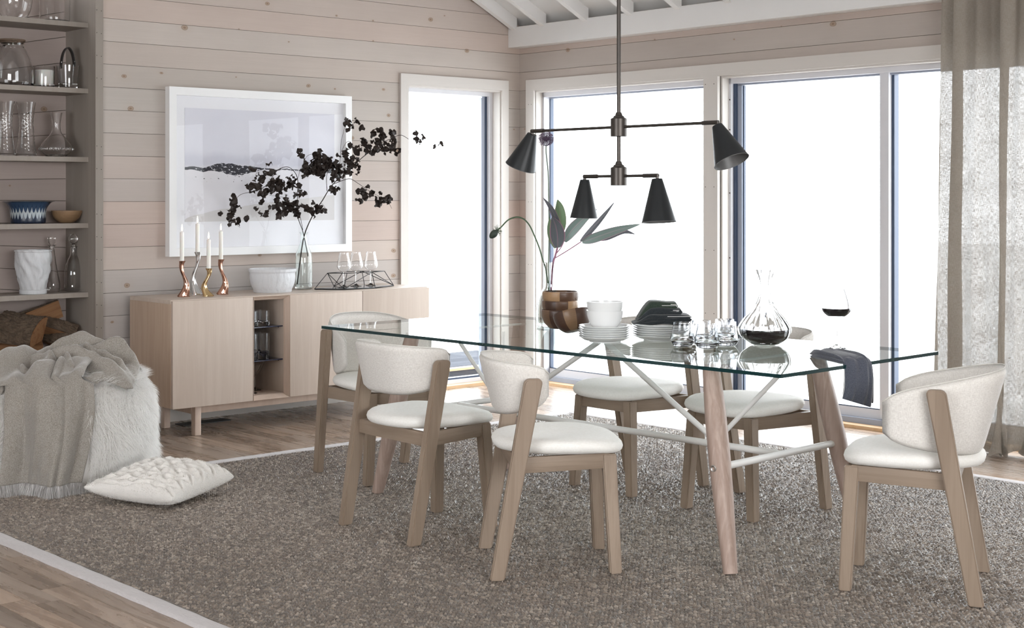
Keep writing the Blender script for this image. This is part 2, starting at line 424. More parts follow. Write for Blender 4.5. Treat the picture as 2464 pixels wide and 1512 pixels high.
def print_mat():
    t = NT('misty_dune_print')
    x, y, z = t.sep(t.coord('Object'))            # local metres: x 0..1.04, z 0..0.60
    u = t.math('DIVIDE', x, 1.04); v = t.math('DIVIDE', z, 0.60)
    n1 = t.noise(t.comb(t.math('MULTIPLY', u, 3.5), 0, t.math('MULTIPLY', v, 5)), 1.0, 5, 0.6)
    n2 = t.noise(t.comb(t.math('MULTIPLY', u, 7), 3.0, 0), 1.0, 4, 0.6)
    n3 = t.noise(t.comb(t.math('MULTIPLY', u, 40), 1.0, t.math('MULTIPLY', v, 46)), 1.0, 4, 0.7)
    sky = t.mix(t.math('MULTIPLY', n1, 0.8), (0.60, 0.60, 0.67), (0.72, 0.72, 0.77))
    land = t.mix(n1, (0.66, 0.65, 0.69), (0.76, 0.75, 0.78))
    hz = t.math('MULTIPLY_ADD', n2, 0.12, 0.50)
    c = t.mix(t.ramp(t.math('SUBTRACT', v, hz), [(0.0, 0.0), (0.06, 1.0)]), (0.56, 0.56, 0.63), sky)
    c = t.mix(t.ramp(t.math('SUBTRACT', t.math('MULTIPLY_ADD', n1, 0.14, 0.43), v), [(0.0, 0.0), (0.05, 1.0)]), c, land)
    # dark scrub: a low mound left of the middle, a thin line out to the right, crumbs below
    band = t.math('ABSOLUTE', t.math('SUBTRACT', v, t.math('MULTIPLY_ADD', n2, 0.10, 0.418)))
    w = t.ramp(u, [(0.0, 0.012), (0.16, 0.020), (0.20, 0.034), (0.30, 0.052), (0.44, 0.026), (0.5, 0.006), (0.75, 0.006), (0.82, 0.03), (1.0, 0.03)])
    scr = t.math('MULTIPLY', t.math('LESS_THAN', band, w), t.math('GREATER_THAN', n3, 0.42))
    c = t.mix(scr, c, (0.035, 0.035, 0.045))
    crumbs = t.math('MULTIPLY', t.math('MULTIPLY', t.math('GREATER_THAN', n3, 0.62), t.math('LESS_THAN', t.math('ABSOLUTE', t.math('SUBTRACT', v, 0.38)), 0.03)), t.math('LESS_THAN', u, 0.45))
    c = t.mix(crumbs, c, (0.06, 0.06, 0.07))
    dune = t.math('LESS_THAN', v, t.math('MULTIPLY_ADD', t.math('POWER', u, 0.6), 0.22, t.math('MULTIPLY', n2, 0.03)))
    c = t.mix(t.math('MULTIPLY', dune, 0.8), c, (0.60, 0.58, 0.57))
    return t.done(c, 0.7, 0, None, 0.2)
M['print'] = print_mat()

# ------------------------------------------------------------------ object helpers
def tag(o, label=None, cat=None, group=None, kind=None):
    if label: o['label'] = label
    if cat: o['category'] = cat
    if group: o['group'] = group
    if kind: o['kind'] = kind
    return o

def empty(name, loc=(0, 0, 0), rz=0.0, parent=None):
    o = bpy.data.objects.new(name, None); COL.objects.link(o)
    o.location = loc; o.rotation_euler = (0, 0, rz); o.empty_display_size = 0.1
    if parent: o.parent = parent
    return o

class MB:
    def __init__(s): s.v = []; s.f = []; s.uv = None
    def add(s, v, f):
        k = len(s.v); s.v += [tuple(p) for p in v]; s.f += [tuple(i + k for i in q) for q in f]; return s
    def box(s, x0, x1, y0, y1, z0, z1, mat=None):
        v = [(x, y, z) for z in (z0, z1) for x, y in ((x0, y0), (x1, y0), (x1, y1), (x0, y1))]
        if mat is not None: v = [mat @ Vector(p) for p in v]
        return s.add(v, [(0, 3, 2, 1), (4, 5, 6, 7), (0, 1, 5, 4), (1, 2, 6, 5), (2, 3, 7, 6), (3, 0, 4, 7)])
    def tube(s, pts, rad, n=10, cap=True, squash=1.0):
        pts = [Vector(p) for p in pts]; m = len(pts)
        rad = [rad] * m if not hasattr(rad, '__len__') else rad
        ref = None; vs = []
        for i, p in enumerate(pts):
            t = (pts[min(i + 1, m - 1)] - pts[max(i - 1, 0)]).normalized()
            if ref is None:
                ref = Vector((0, 0, 1)) if abs(t.z) < 0.9 else Vector((1, 0, 0))
            a = (ref - t * ref.dot(t)).normalized(); ref = a; b = t.cross(a)
            for k in range(n):
                c, q = math.cos(2 * PI * k / n), math.sin(2 * PI * k / n)
                vs.append(p + (a * c + b * q * squash) * rad[i])
        fs = [(i * n + k, i * n + (k + 1) % n, (i + 1) * n + (k + 1) % n, (i + 1) * n + k) for i in range(m - 1) for k in range(n)]
        if cap: fs += [tuple(range(n))[::-1], tuple((m - 1) * n + k for k in range(n))]
        return s.add(vs, fs)
    def lathe(s, prof, n=32, center=(0, 0, 0), mod=None):
        """prof: list of (r, z); closed where r == 0"""
        vs = []; idx = []
        for j, (r, z) in enumerate(prof):
            if r <= 1e-6: idx.append([len(vs)]); vs.append((center[0], center[1], center[2] + z))
            else:
                row = []
                for k in range(n):
                    a = 2 * PI * k / n; rr = r if mod is None else r * mod(a, z, j)
                    row.append(len(vs)); vs.append((center[0] + rr * math.cos(a), center[1] + rr * math.sin(a), center[2] + z))
                idx.append(row)
        fs = []
        for a, b in zip(idx[:-1], idx[1:]):
            for k in range(n):
                k2 = (k + 1) % n
                if len(a) == 1 and len(b) == 1: continue
                if len(a) == 1: fs.append((a[0], b[k2], b[k]))
                elif len(b) == 1: fs.append((a[k], a[k2], b[0]))
                else: fs.append((a[k], a[k2], b[k2], b[k]))
        return s.add(vs, fs)
    def grid(s, fn, nu, nv, closed_u=False):
        base = len(s.v); w = nu if closed_u else nu + 1
        vs = [fn(i / nu, j / nv) for j in range(nv + 1) for i in range(w)]
        fs = []
        for j in range(nv):
            for i in range(nu):
                i2 = (i + 1) % w
                fs.append((j * w + i, j * w + i2, (j + 1) * w + i2, (j + 1) * w + i))
        s.guv = [(i / nu, j / nv) for j in range(nv + 1) for i in range(w)]
        return s.add(vs, fs)
    def build(s, name, mat, parent=None, smooth=False, bevel=0, seg=2, solid=0, subsurf=0, uv=False, loc=None, fix=False):
        me = bpy.data.meshes.new(name)
        me.from_pydata(s.v, [], s.f)
        if uv:
            l = me.uv_layers.new(name='UVMap')
            for lp in me.loops: l.data[lp.index].uv = s.guv[lp.vertex_index]
        if fix:
            bm = bmesh.new(); bm.from_mesh(me); bmesh.ops.remove_doubles(bm, verts=bm.verts, dist=1e-5)
            bmesh.ops.recalc_face_normals(bm, faces=bm.faces); bm.to_mesh(me); bm.free()
        if bevel:
            bm = bmesh.new(); bm.from_mesh(me)
            bmesh.ops.bevel(bm, geom=list(bm.edges), offset=bevel, segments=seg, affect='EDGES', profile=0.6, clamp_overlap=True)
            bm.to_mesh(me); bm.free()
        if smooth or bevel:
            me.polygons.foreach_set('use_smooth', [True] * len(me.polygons))
            if bevel or smooth == 'auto':
                me.set_sharp_from_angle(angle=math.radians(35))
        for m_ in (mat if isinstance(mat, (list, tuple)) else [mat]): me.materials.append(m_)
        o = bpy.data.objects.new(name, me); COL.objects.link(o)
        if parent: o.parent = parent
        if loc: o.location = loc
        if solid:
            md = o.modifiers.new('thickness', 'SOLIDIFY'); md.thickness = solid; md.offset = 0
        if subsurf:
            md = o.modifiers.new('smooth', 'SUBSURF'); md.levels = subsurf; md.render_levels = subsurf
        return o

UNIT = {}
def block(name, mat, x0, x1, y0, y1, z0, z1, parent=None, color=None, rot=None):
    """scaled copy of one shared unit block"""
    key = mat.name
    if key not in UNIT:
        mb = MB().box(-.5, .5, -.5, .5, -.5, .5)
        me = bpy.data.meshes.new('block_' + key); me.from_pydata(mb.v, [], mb.f); me.materials.append(mat)
        UNIT[key] = me
    o = bpy.data.objects.new(name, UNIT[key]); COL.objects.link(o)
    o.location = ((x0 + x1) / 2, (y0 + y1) / 2, (z0 + z1) / 2)
    o.scale = (x1 - x0, y1 - y0, z1 - z0)
    if rot: o.rotation_euler = rot
    if parent: o.parent = parent
    if color: o.color = (*color, 1)
    return o

def copy_tree(o, parent=None):
    c = o.copy(); COL.objects.link(c); c.parent = parent
    for ch in list(o.children): copy_tree(ch, c)
    return c

def spline(pts, n=8):
    """Catmull-Rom through points"""
    P = [Vector(p) for p in pts]; P = [2 * P[0] - P[1]] + P + [2 * P[-1] - P[-2]]
    out = []
    for i in range(1, len(P) - 2):
        a, b, c, d = P[i - 1:i + 3]
        for k in range(n):
            t = k / n
            out.append(0.5 * ((2 * b) + (c - a) * t + (2 * a - 5 * b + 4 * c - d) * t * t + (3 * b - a - 3 * c + d) * t ** 3))
    out.append(P[-2]); return out

def strands(name, pts, nrm, mat, parent, length, width, droop=0.6, spread=0.35, seed=1, kind='stuff', curl=0.0, dirs=None):
    """tapered fur strands as one mesh (three points deep)"""
    r = np.random.default_rng(seed); n = len(pts)
    L = length * r.uniform(0.65, 1.25, (n, 1))
    rnd = r.normal(0, spread, (n, 3))
    d0 = nrm + rnd * 0.6
    d0 /= np.linalg.norm(d0, axis=1, keepdims=True)
    if dirs is None: dirs = np.tile(np.array([[0, 0, -1.0]]), (n, 1))
    d1 = d0 * (1 - droop) + dirs * droop + rnd * 0.5
    d1 /= np.linalg.norm(d1, axis=1, keepdims=True)
    p0 = pts; p1 = p0 + d0 * L * 0.35 ; p2 = p1 + (d0 * .3 + d1 * .7) * L * 0.4; p3 = p2 + d1 * L * 0.35
    side = np.cross(d0, r.normal(0, 1, (n, 3))); side /= np.linalg.norm(side, axis=1, keepdims=True) + 1e-9
    w = width * r.uniform(0.6, 1.2, (n, 1))
    V = np.stack([p0 - side * w, p0 + side * w, p1 - side * w * .9, p1 + side * w * .9, p2 - side * w * .55, p2 + side * w * .55, p3], 1).reshape(-1, 3)
    b = np.arange(n)[:, None] * 7
    F4 = np.concatenate([b + [0, 1, 3, 2], b + [2, 3, 5, 4]]).astype(np.int32)
    F3 = (b + [4, 5, 6]).astype(np.int32)
    me = bpy.data.meshes.new(name)
    me.vertices.add(len(V)); me.vertices.foreach_set('co', V.ravel().astype(np.float32))
    nl = F4.size + F3.size
    me.loops.add(nl); me.loops.foreach_set('vertex_index', np.concatenate([F4.ravel(), F3.ravel()]))
    me.polygons.add(len(F4) + len(F3))
    ls = np.concatenate([np.arange(len(F4)) * 4, F4.size + np.arange(len(F3)) * 3])
    me.polygons.foreach_set('loop_start', ls.astype(np.int32))
    me.polygons.foreach_set('use_smooth', np.ones(len(ls), bool))
    me.update(calc_edges=True); me.materials.append(mat)
    o = bpy.data.objects.new(name, me); COL.objects.link(o)
    if parent: o.parent = parent
    if kind: o['kind'] = kind
    return o

def sample_mesh(o, n, seed, keep=None):
    me = o.data; r = np.random.default_rng(seed)
    me.calc_loop_triangles()
    T = np.empty(len(me.loop_triangles) * 3, np.int32); me.loop_triangles.foreach_get('vertices', T); T = T.reshape(-1, 3)
    co = np.empty(len(me.vertices) * 3, np.float32); me.vertices.foreach_get('co', co); co = co.reshape(-1, 3)
    no = np.empty(len(me.vertices) * 3, np.float32); me.vertices.foreach_get('normal', no); no = no.reshape(-1, 3)
    a, b, c = co[T[:, 0]], co[T[:, 1]], co[T[:, 2]]
    ar = np.linalg.norm(np.cross(b - a, c - a), axis=1)
    if keep is not None: ar = ar * keep((a + b + c) / 3)
    i = r.choice(len(T), n, p=ar / ar.sum())
    w = r.dirichlet([1, 1, 1], n)
    p = (co[T[i]] * w[:, :, None]).sum(1); q = (no[T[i]] * w[:, :, None]).sum(1)
    q /= np.linalg.norm(q, axis=1, keepdims=True) + 1e-9
    return p.astype(float), q.astype(float)

# ================================================================== THE SETTING
YA, XB = 7.80, 7.147           # left (picture) wall plane, right (window) wall plane
ROW = 0.1323; Z0 = 2.107
rows = [Z0 + ROW * k for k in range(-16, 6)]      # lower edges from the floor up
rows = [max(z, 0.0) for z in rows if z > -ROW]
tints = {}
def row_tint(i, wall):
    base = {  # warm pink, neutral or grey by row, counted down from the top
        21: (.95, .90, .88), 20: (1.0, .93, .90), 19: (1.06, .98, .93), 18: (1.10, .97, .90), 17: (1.0, .98, .95), 16: (1.05, 1.0, .95),
        15: (.98, .97, .93), 14: (.94, .965, .95), 13: (.96, .965, .95), 12: (1.0, .98, .95), 11: (1.05, .98, .94),
        10: (1.0, .97, .96), 9: (1.13, .96, .88), 8: (1.12, .95, .88), 7: (1.10, 1.01, .95), 6: (.97, .98, .99), 5: (.92, .94, .96),
        4: (.88, .90, .93), 3: (.9, .9, .93)}.get(i, (.92, .91, .92))
    j = random.uniform(.95, 1.05)
    base = tuple(.97 + (b - .97) * .55 for b in base)
    if wall == 'B': base = tuple(b * 0.93 for b in base)
    return tuple(b * j for b in base)

wall_a = tag(empty('wall_left'), kind='structure')
wall_b = tag(empty('wall_right'), kind='structure')
G = 0.0011
WA0, WA1, WTOP = 6.10, 6.965, 2.10           # opening of the tall window in the left wall
for i, z in enumerate(rows):
    z1 = rows[i + 1] if i + 1 < len(rows) else z + ROW
    full = z >= WTOP
    segs = [(3.886, XB)] if full else [(3.886, WA0), (WA1, XB)]
    for a, b in segs:
        dy = random.uniform(0, 0.0025)
        block('board', M['board'], a + G, b - G, YA - dy, YA + .018, z + G, z1 - G, wall_a, row_tint(i, 'A'))
# behind the boards (the dark of the joints) and the wall beyond what the photo shows
MB().box(3.886, WA0, YA + .012, YA + .17, 0, 4.9).box(WA1, XB + .2, YA + .012, YA + .17, 0, 4.9).box(WA0, WA1, YA + .012, YA + .17, WTOP, 4.9).build('backing', M['gap'], wall_a)
MB().box(3.886, XB, YA, YA + .014, rows[-1] + ROW, 4.9).box(-2.5, 3.0, YA, YA + .17, 0, 4.9).box(3.0, 3.886, YA, YA + .17, 2.85, 4.9).build('upper_wall', M['plaster'], wall_a)

# window wall: boards over the glazing and slivers by the corner and the post
W2a, W2b, W3a, W3b = 6.039, 7.637, 2.2, 5.92
for i, z in enumerate(rows):
    z1 = rows[i + 1] if i + 1 < len(rows) else z + ROW
    segs = [(2.2, YA)] if z >= WTOP else [(W2b, YA)]
    if z > 2.56: continue
    for a, b in segs:
        dx = random.uniform(0, 0.0025)
        block('board', M['board'], XB - dx, XB + .018, a + G, b - G, z + G, z1 - G, wall_b, row_tint(i, 'B'))
MB().box(XB + .012, XB + .2, 2.2, W3a + .0, 0, 2.66).box(XB + .012, XB + .2, 2.2, YA + .17, WTOP, 2.66).box(XB + .012, XB + .2, W2b, YA + .17, 0, WTOP).box(XB + .012, XB + .2, W3b, W2a, 0, WTOP).build('backing', M['gap'], wall_b)
MB().box(XB, XB + .2, -2.6, 2.2, 0, 2.66).build('plain_wall', M['plaster'], wall_b)

# the two walls behind the photographer, each with a wide glazed opening
wr = tag(empty('wall_rear'), kind='structure')
MB().box(-2.6, 7.35, -2.65, -2.5, 0, .85).box(-2.6, 7.35, -2.65, -2.5, 2.4, 4.9).box(-2.6, -.3, -2.65, -2.5, .85, 2.4).box(3.3, 7.35, -2.65, -2.5, .85, 2.4).build('wall_surface', M['plaster'], wr)
ws = tag(empty('wall_side'), kind='structure')
MB().box(-2.65, -2.5, -2.65, 7.97, 0, .7).box(-2.65, -2.5, -2.65, 7.97, 2.4, 4.2).box(-2.65, -2.5, -2.65, 1.6, .7, 2.4).box(-2.65, -2.5, 4.6, 7.97, .7, 2.4).build('wall_surface', M['plaster'], ws)

# roof: underside boards rising away from the window wall, rafters, edge beam
ceiling = tag(empty('ceiling'), kind='structure')
def roof_plane(x0, z0, x1, z1, th=.08):
    MB().add([(x0, -2.65, z0), (x0, 7.97, z0), (x1, 7.97, z1), (x1, -2.65, z1), (x0, -2.65, z0 + th), (x0, 7.97, z0 + th), (x1, 7.97, z1 + th), (x1, -2.65, z1 + th)],
             [(0, 1, 2, 3), (7, 6, 5, 4), (0, 4, 5, 1), (1, 5, 6, 2), (2, 6, 7, 3), (3, 7, 4, 0)]).build('roof_board', M['roof'], ceiling)
SL = 0.49
roof_plane(7.36, 2.47, 2.6, 2.47 + SL * 4.76)
roof_plane(2.6, 2.47 + SL * 4.76, -2.65, 2.47 + SL * 4.76 - 0.2 * 5.25)
for k in range(12):
    y = 7.765 if k == 0 else 7.880 - 0.418 * k
    for (a, b) in ((y - .045, y),):
        MB().add([(7.05, a, 2.53), (7.05, b, 2.53), (2.6, b, 2.53 + SL * 4.45), (2.6, a, 2.53 + SL * 4.45),
                  (7.05, a, 2.73), (7.05, b, 2.73), (2.6, b, 2.73 + SL * 4.45), (2.6, a, 2.73 + SL * 4.45)],
                 [(0, 1, 2, 3), (7, 6, 5, 4), (0, 4, 5, 1), (1, 5, 6, 2), (2, 6, 7, 3), (3, 7, 4, 0)]).build('rafter', M['beam'], ceiling)
MB().box(7.035, 7.146, -2.5, YA - .001, 2.412, 2.556).build('beam', M['beam'], ceiling, bevel=.003)

# floor: oak strips running parallel to the window wall
floor = tag(empty('floor'), kind='structure')
MB().box(-2.65, 7.36, -2.65, 7.99, -.12, -.012).build('subfloor', M['gap'], floor)
cand = []; PW = 0.088
x = -2.6
while x < 7.33:
    y = -2.6 + random.uniform(-.5, 0)
    while y < 7.95:
        L = random.uniform(.38, .95)
        a, b = max(y, -2.6), min(y + L, 7.95)
        xc, yc = x + PW / 2, (a + b) / 2
        if b - a > .03:
            seen = (1.3 < xc < 2.36 and 3.3 < yc < 6.8) or (yc > 6.15 and xc > 2.3) or (xc > 6.3 and 2.4 < yc < 8)
            d = .672 * xc + .741 * yc
            cand.append((not seen, d, x, min(x + PW, 7.33), a, b))
        y += L
    x += PW
cand.sort()
def ptint():
    v = random.choice([.82, .92, 1.0, 1.0, 1.1, 1.25]); w = random.uniform(-.03, .05)
    return (v * (1 + w), v, v * (1 - w))
rest = MB()
for k, (ns, d, x0, x1, a, b) in enumerate(cand):
    if k < 298 and not ns:
        block('plank', M['floor'], x0 + .0006, x1 - .0006, a + .0006, b - .0006, -.012, 0, floor, ptint())
    else:
        rest.box(x0 + .0006, x1 - .0006, a + .0006, b - .0006, -.012, 0)
ro = rest.build('plank_field', M['floor'], floor); ro['kind'] = 'stuff'

# baseboard along the picture wall
MB().box(3.89, 6.05, YA - .014, YA - .003, 0, .09).build('baseboard_left', M['trim'], None, bevel=.002)['kind'] = 'structure'

# ---------------- windows
def window_1():
    w = tag(empty('window_1'), kind='structure')
    c = MB()   # casing boards
    block('trim', M['trim'], 6.047, WA0 + .012, YA - .02, YA - .003, 0, 2.10, w)
    block('trim', M['trim'], WA1 - .003, 7.024, YA - .02, YA - .003, 0, 2.10, w)
    block('trim', M['trim'], 6.047, 7.024, YA - .02, YA - .003, 2.10, 2.173, w)
    block('jamb', M['trim'], WA0, WA0 + .012, YA - .003, YA + .17, 0, 2.10, w)
    block('jamb', M['trim'], WA1 - .012, WA1, YA - .003, YA + .17, 0, 2.10, w)
    block('jamb', M['trim'], WA0, WA1, YA - .003, YA + .17, 2.088, 2.10, w)
    f = MB().box(WA0 + .012, WA0 + .03, YA + .075, YA + .15, .02, 2.088).box(6.925, 6.953, YA + .075, YA + .15, .02, 2.088)
    f.box(WA0 + .03, 6.925, YA + .075, YA + .15, 2.06, 2.088).box(WA0 + .03, 6.925, YA + .075, YA + .15, .02, .05)
    f.build('frame', M['winwhite'], w)
    block('sash_edge', M['winshaded'], 6.905, 6.925, YA + .105, YA + .14, .05, 2.06, w)
    block('sash_edge', M['winshaded'], WA0 + .03, 6.925, YA + .09, YA + .14, .05, .062, w)
    block('sash', M['wingrey'], 6.872, 6.903, YA + .105, YA + .135, .062, 2.05, w)
    block('sash', M['wingrey'], WA0 + .03, WA0 + .05, YA + .105, YA + .135, .062, 2.05, w)
    block('pane', M['pane'], WA0 + .03, 6.88, YA + .118, YA + .124, .05, 2.06, w)
    block('threshold', M['threshold'], WA0 - .02, WA1 + .02, YA + .0, YA + .075, -.001, .022, w)
window_1()

def window_b(name, y0, y1, mull, screws):
    """sliding glazing in the window wall between y0 (far right) and y1 (left jamb)"""
    w = tag(empty(name), kind='structure')
    X = XB
    block('jamb', M['trim'], X, X + .19, y1 - .012, y1, 0, 2.10, w)
    block('jamb', M['trim'], X, X + .19, y0, y0 + .012, 0, 2.10, w)
    block('jamb', M['trim'], X, X + .19, y0, y1, 2.088, 2.10, w)
    block('track', M['winwhite'], X + .062, X + .17, y1 - .030, y1 - .012, .0, 2.088, w)
    block('sash_edge', M['winshaded'], X + (.085 if mull else .118), X + .150, y1 - (.052 if mull else .038), y1 - .030, .06, 2.07, w)
    if mull:
        block('sash', M['wingrey'], X + .10, X + .13, y1 - .086, y1 - .052, .06, 2.05, w)
        block('sash_edge', M['winshaded'], X + .112, X + .13, y1 - .094, y1 - .086, .09, 2.04, w)
    block('track', M['winwhite'], X + .062, X + .17, y0 + .012, y1 - .012, 2.055, 2.088, w)
    block('sash_edge', M['wingrey'], X + .10, X + .15, y0 + .012, y1 - .05, 2.043, 2.055, w)
    block('track', M['wingrey'], X + .060, X + .17, y0 + .012, y1 - .012, .0, .052, w)
    block('sash', M['winwhite'], X + .10, X + .15, y0 + .012, y1 - .05, .052, .105, w)
    block('sash_edge', M['winshaded'], X + .104, X + .146, y0 + .012, y1 - .05, .105, .111, w)
    if mull:
        block('stile', M['winwhite'], X + .085, X + .16, 4.752, 4.812, .06, 2.055, w)
        block('sash_edge', M['winshaded'], X + .115, X + .16, 4.734, 4.752, .06, 2.055, w)
        block('pane', M['pane'], X + .122, X + .128, 4.81, y1 - .10, .10, 2.05, w)
        block('pane', M['pane'], X + .132, X + .138, y0 + .012, 4.722, .10, 2.05, w)
        for z in (.55, .95, 1.36, 1.76, 1.95):
            block('screw', M['nail'], X + .058, X + .063, y1 - .024, y1 - .018, z, z + .008, w)
    else:
        block('pane', M['pane'], X + .122, X + .128, y0 + .012, y1 - .03, .10, 2.05, w)
    block('threshold', M['threshold'], X - .015, X + .060, y0, y1, -.001, .020, w)
    return w
window_b('window_2', W2a, W2b, False, 0)
window_b('window_3', W3a, W3b, True, 1)
tr = tag(empty('trim_1'), kind='structure')       # casing of the two right-hand windows
block('casing', M['trim'], XB - .02, XB - .003, W2b - .008, 7.712, 0, 2.10, tr)
block('casing', M['trim'], XB - .02, XB - .003, 2.2, 7.712, 2.10, 2.178, tr)
block('post', M['trim'], XB - .03, XB - .003, W3b + .004, W2a, 0, 2.10, tr)
block('post_side', M['trim'], XB - .003, XB + .19, W3b + .012, W2a - .012, 0, 2.10, tr)
nb = MB()
for y in (7.68, 7.65):
    for z in (.35, .85, 1.3, 1.72, 2.0): nb.box(XB - .0215, XB - .0195, y, y + .004, z, z + .004)
for y in (6.02, 5.95):
    for z in (.6, 1.0, 1.4, 1.8, 2.05): nb.box(XB - .0315, XB - .0295, y, y + .005, z, z + .005)
nb.build('nail_heads', M['nail'], tr)['kind'] = 'stuff'

# outside: near deck in painted shade, grey deck, pale terrace
st = tag(empty('terrace'), kind='structure')
MB().box(3.5, 8.35, 8.02, 9.35, -.2, -.12).build('shaded_deck_surface', M['shadedeck'], st)
MB().box(3.5, 8.35, 9.35, 9.42, -.2, -.10).build('deck_edge', M['threshold'], st)
for k in range(7):
    block('deck_board', M['deck'], 3.5, 9.0, 9.42 + .145 * k, 9.56 + .145 * k, -.2, -.115, st, (1, 1, 1))
MB().box(7.36, 40, -14, 8.0, -.3, -.13).box(8.35, 40, 8.0, 9.42, -.3, -.13).box(9.0, 40, 9.42, 10.45, -.3, -.13).box(-20, 40, 10.45, 60, -.3, -.13).box(-20, 3.5, 8.0, 10.45, -.3, -.13).build('ground', M['concrete'], st)

# ================================================================== BUILT-IN BOOKCASE
def bookcase():
    t = tag(empty('bookcase', (3.0, 8.17, 0)), 'built-in taupe wooden bookcase filling the recess at the left edge', 'bookcase')
    def bl(name, mat, x0, x1, y0, y1, z0, z1, color=None, rot=None):
        o = block(name, mat, x0 - 3.0, x1 - 3.0, y0 - 8.17, y1 - 8.17, z0, z1, t, color, rot); return o
    bl('side_panel', M['shelfwood'], 3.84, 3.862, 7.875, 8.17, 0, 2.85)
    bl('side_panel', M['shelfwood'], 3.0, 3.02, 7.875, 8.17, 0, 2.85)
    bl('jamb', M['shelfwood'], 3.84, 3.886, 7.80, 7.875, 0, 2.85)
    ft = bl('face_trim', M['shelfwood'], 3.84, 3.888, 7.783, 7.80, 0, 2.85)
    for z in (2.345, 1.965, 1.570, 1.189, .790, .415):
        bl('shelf', M['shelfwood'], 3.02, 3.84, 7.875, 8.165, z - .028, z)
    bl('shelf', M['shelfwood'], 3.02, 3.84, 7.875, 8.165, .0, .10)
    bl('back_panel', M['gap'], 3.02, 3.86, 8.186, 8.20, 0, 2.85)
    # back boards, fanned: the joints climb to the right high up and fall lower down
    js = [(0, 0), (.28, .06), (.415, .06), (.52, .05), (.66, .02), (.81, -.10), (.93, -.08), (1.06, -.05), (1.19, -.03), (1.32, -.01), (1.44, .02),
          (1.56, .05), (1.68, .08), (1.81, .11), (1.95, .14), (2.07, .17), (2.21, .20), (2.35, .22), (2.85, .22)]
    xm = 3.45
    for (za, sa), (zb, sb) in zip(js[:-1], js[1:]):
        g = .0018
        def zz(z, s, x): return z + s * (x - xm)
        v = []
        for yy in (8.165, 8.186):
            v += [(0.02, yy - 8.17, zz(za, sa, 3.02) + g), (.86, yy - 8.17, zz(za, sa, 3.86) + g), (.86, yy - 8.17, zz(zb, sb, 3.86) - g), (.02, yy - 8.17, zz(zb, sb, 3.02) - g)]
        o = MB().add(v, [(0, 1, 2, 3), (7, 6, 5, 4), (0, 4, 5, 1), (1, 5, 6, 2), (2, 6, 7, 3), (3, 7, 4, 0)]).build('back_board', M['board'], t)
        j = random.uniform(.9, 1.02); o.color = (.93 * j, .87 * j, .86 * j, 1)
    nl = MB()
    for z in np.arange(.2, 2.6, .12 + .01):
        if random.random() < .75:
            nl.box(.846, .850, -.3885, -.3868, z, z + .004).box(.874, .878, -.3885, -.3868, z - .004, z)
    nl.build('nail_heads', M['nail'], t)['kind'] = 'stuff'
bookcase()

# ---------- glassware builders
def lathe_thing(name, prof, mat, loc, label, cat, group=None, n=36, mod=None, smooth=True, parent=None):
    o = MB().lathe(prof, n, mod=mod).build(name, mat, parent, smooth='auto', fix=True)
    o.location = loc
    if label: tag(o, label, cat, group)
    return o
def shell(outer, th, base=None):
    """outer profile bottom to top -> closed thick-walled profile"""
    base = base or th * 2
    inner = [(max(r - th, 0.002), z) for r, z in outer if z > base]
    return [(0, outer[0][1])] + outer + inner[::-1] + [(0, base)]
def sp(pts, n=5): return [(max(p.x, 0.001), p.y) for p in [Vector((q[0], q[1])) for q in []]] or [(max(v[0], .001), v[1]) for v in [tuple(w)[:2] for w in spline([(a, b, 0) for a, b in pts], n)]]

SH = [2.345, 1.965, 1.570, 1.189, .790, .415]
# top shelf
lathe_thing('glass_cylinder', shell(sp([(.075, 0), (.085, .012), (.087, .15), (.087, .25)]), .004, .01), M['clear'], (3.69, 7.99, SH[0]),
            'wide clear glass cylinder on the topmost shelf, cropped by the picture top', 'vase')
lathe_thing('glass_bowl', shell(sp([(.05, 0), (.08, .03), (.098, .10), (.10, .2)]), .004, .01), M['clear'], (3.455, 8.0, SH[0]),
            'round clear glass vessel at the far left of the topmost shelf', 'vase')
# second shelf
t = tag(empty('glass_jar', (3.44, 8.0, SH[1])), 'large bell-shaped clear glass jar with a dark cork lid', 'jar')
MB().lathe(shell(sp([(.105, 0), (.118, .008), (.117, .08), (.104, .15), (.078, .205), (.066, .225), (.068, .245)]), .004, .01), 40).build('jar', M['clear'], t, smooth='auto', fix=True)
MB().lathe([(0, .243), (.064, .243), (.064, .252), (.074, .253), (.074, .264), (0, .266)], 40).build('lid', M['cork'], t, smooth='auto')
t = tag(empty('glass_candle', (3.632, 8.0, SH[1])), 'short clear glass tumbler filled with white candle wax, beside the handled bucket', 'candle')
MB().lathe(shell(sp([(.052, 0), (.056, .004), (.058, .06), (.059, .125)]), .004, .012), 36).build('cup', M['clear'], t, smooth='auto', fix=True)
MB().lathe([(0, .014), (.051, .014), (.053, .10), (.048, .104), (0, .104)], 36).build('wax', M['wax'], t, smooth='auto')
t = tag(empty('ice_bucket', (3.755, 7.955, SH[1])), 'clear glass ice bucket with a black leather loop handle', 'bucket')
MB().lathe(shell(sp([(.050, 0), (.052, .006), (.055, .05), (.060, .10), (.063, .134)]), .005, .022), 28, mod=lambda a, z, j: 1 + .02 * math.cos(14 * a)).build('bucket', M['clear'], t, smooth='auto', fix=True)
hb = MB()
arc = spline([(-.042, 0, .115), (-.040, 0, .15), (-.030, 0, .20), (-.012, 0, .232), (.006, 0, .234), (.024, 0, .205), (.034, 0, .16), (.036, 0, .13)], 6)
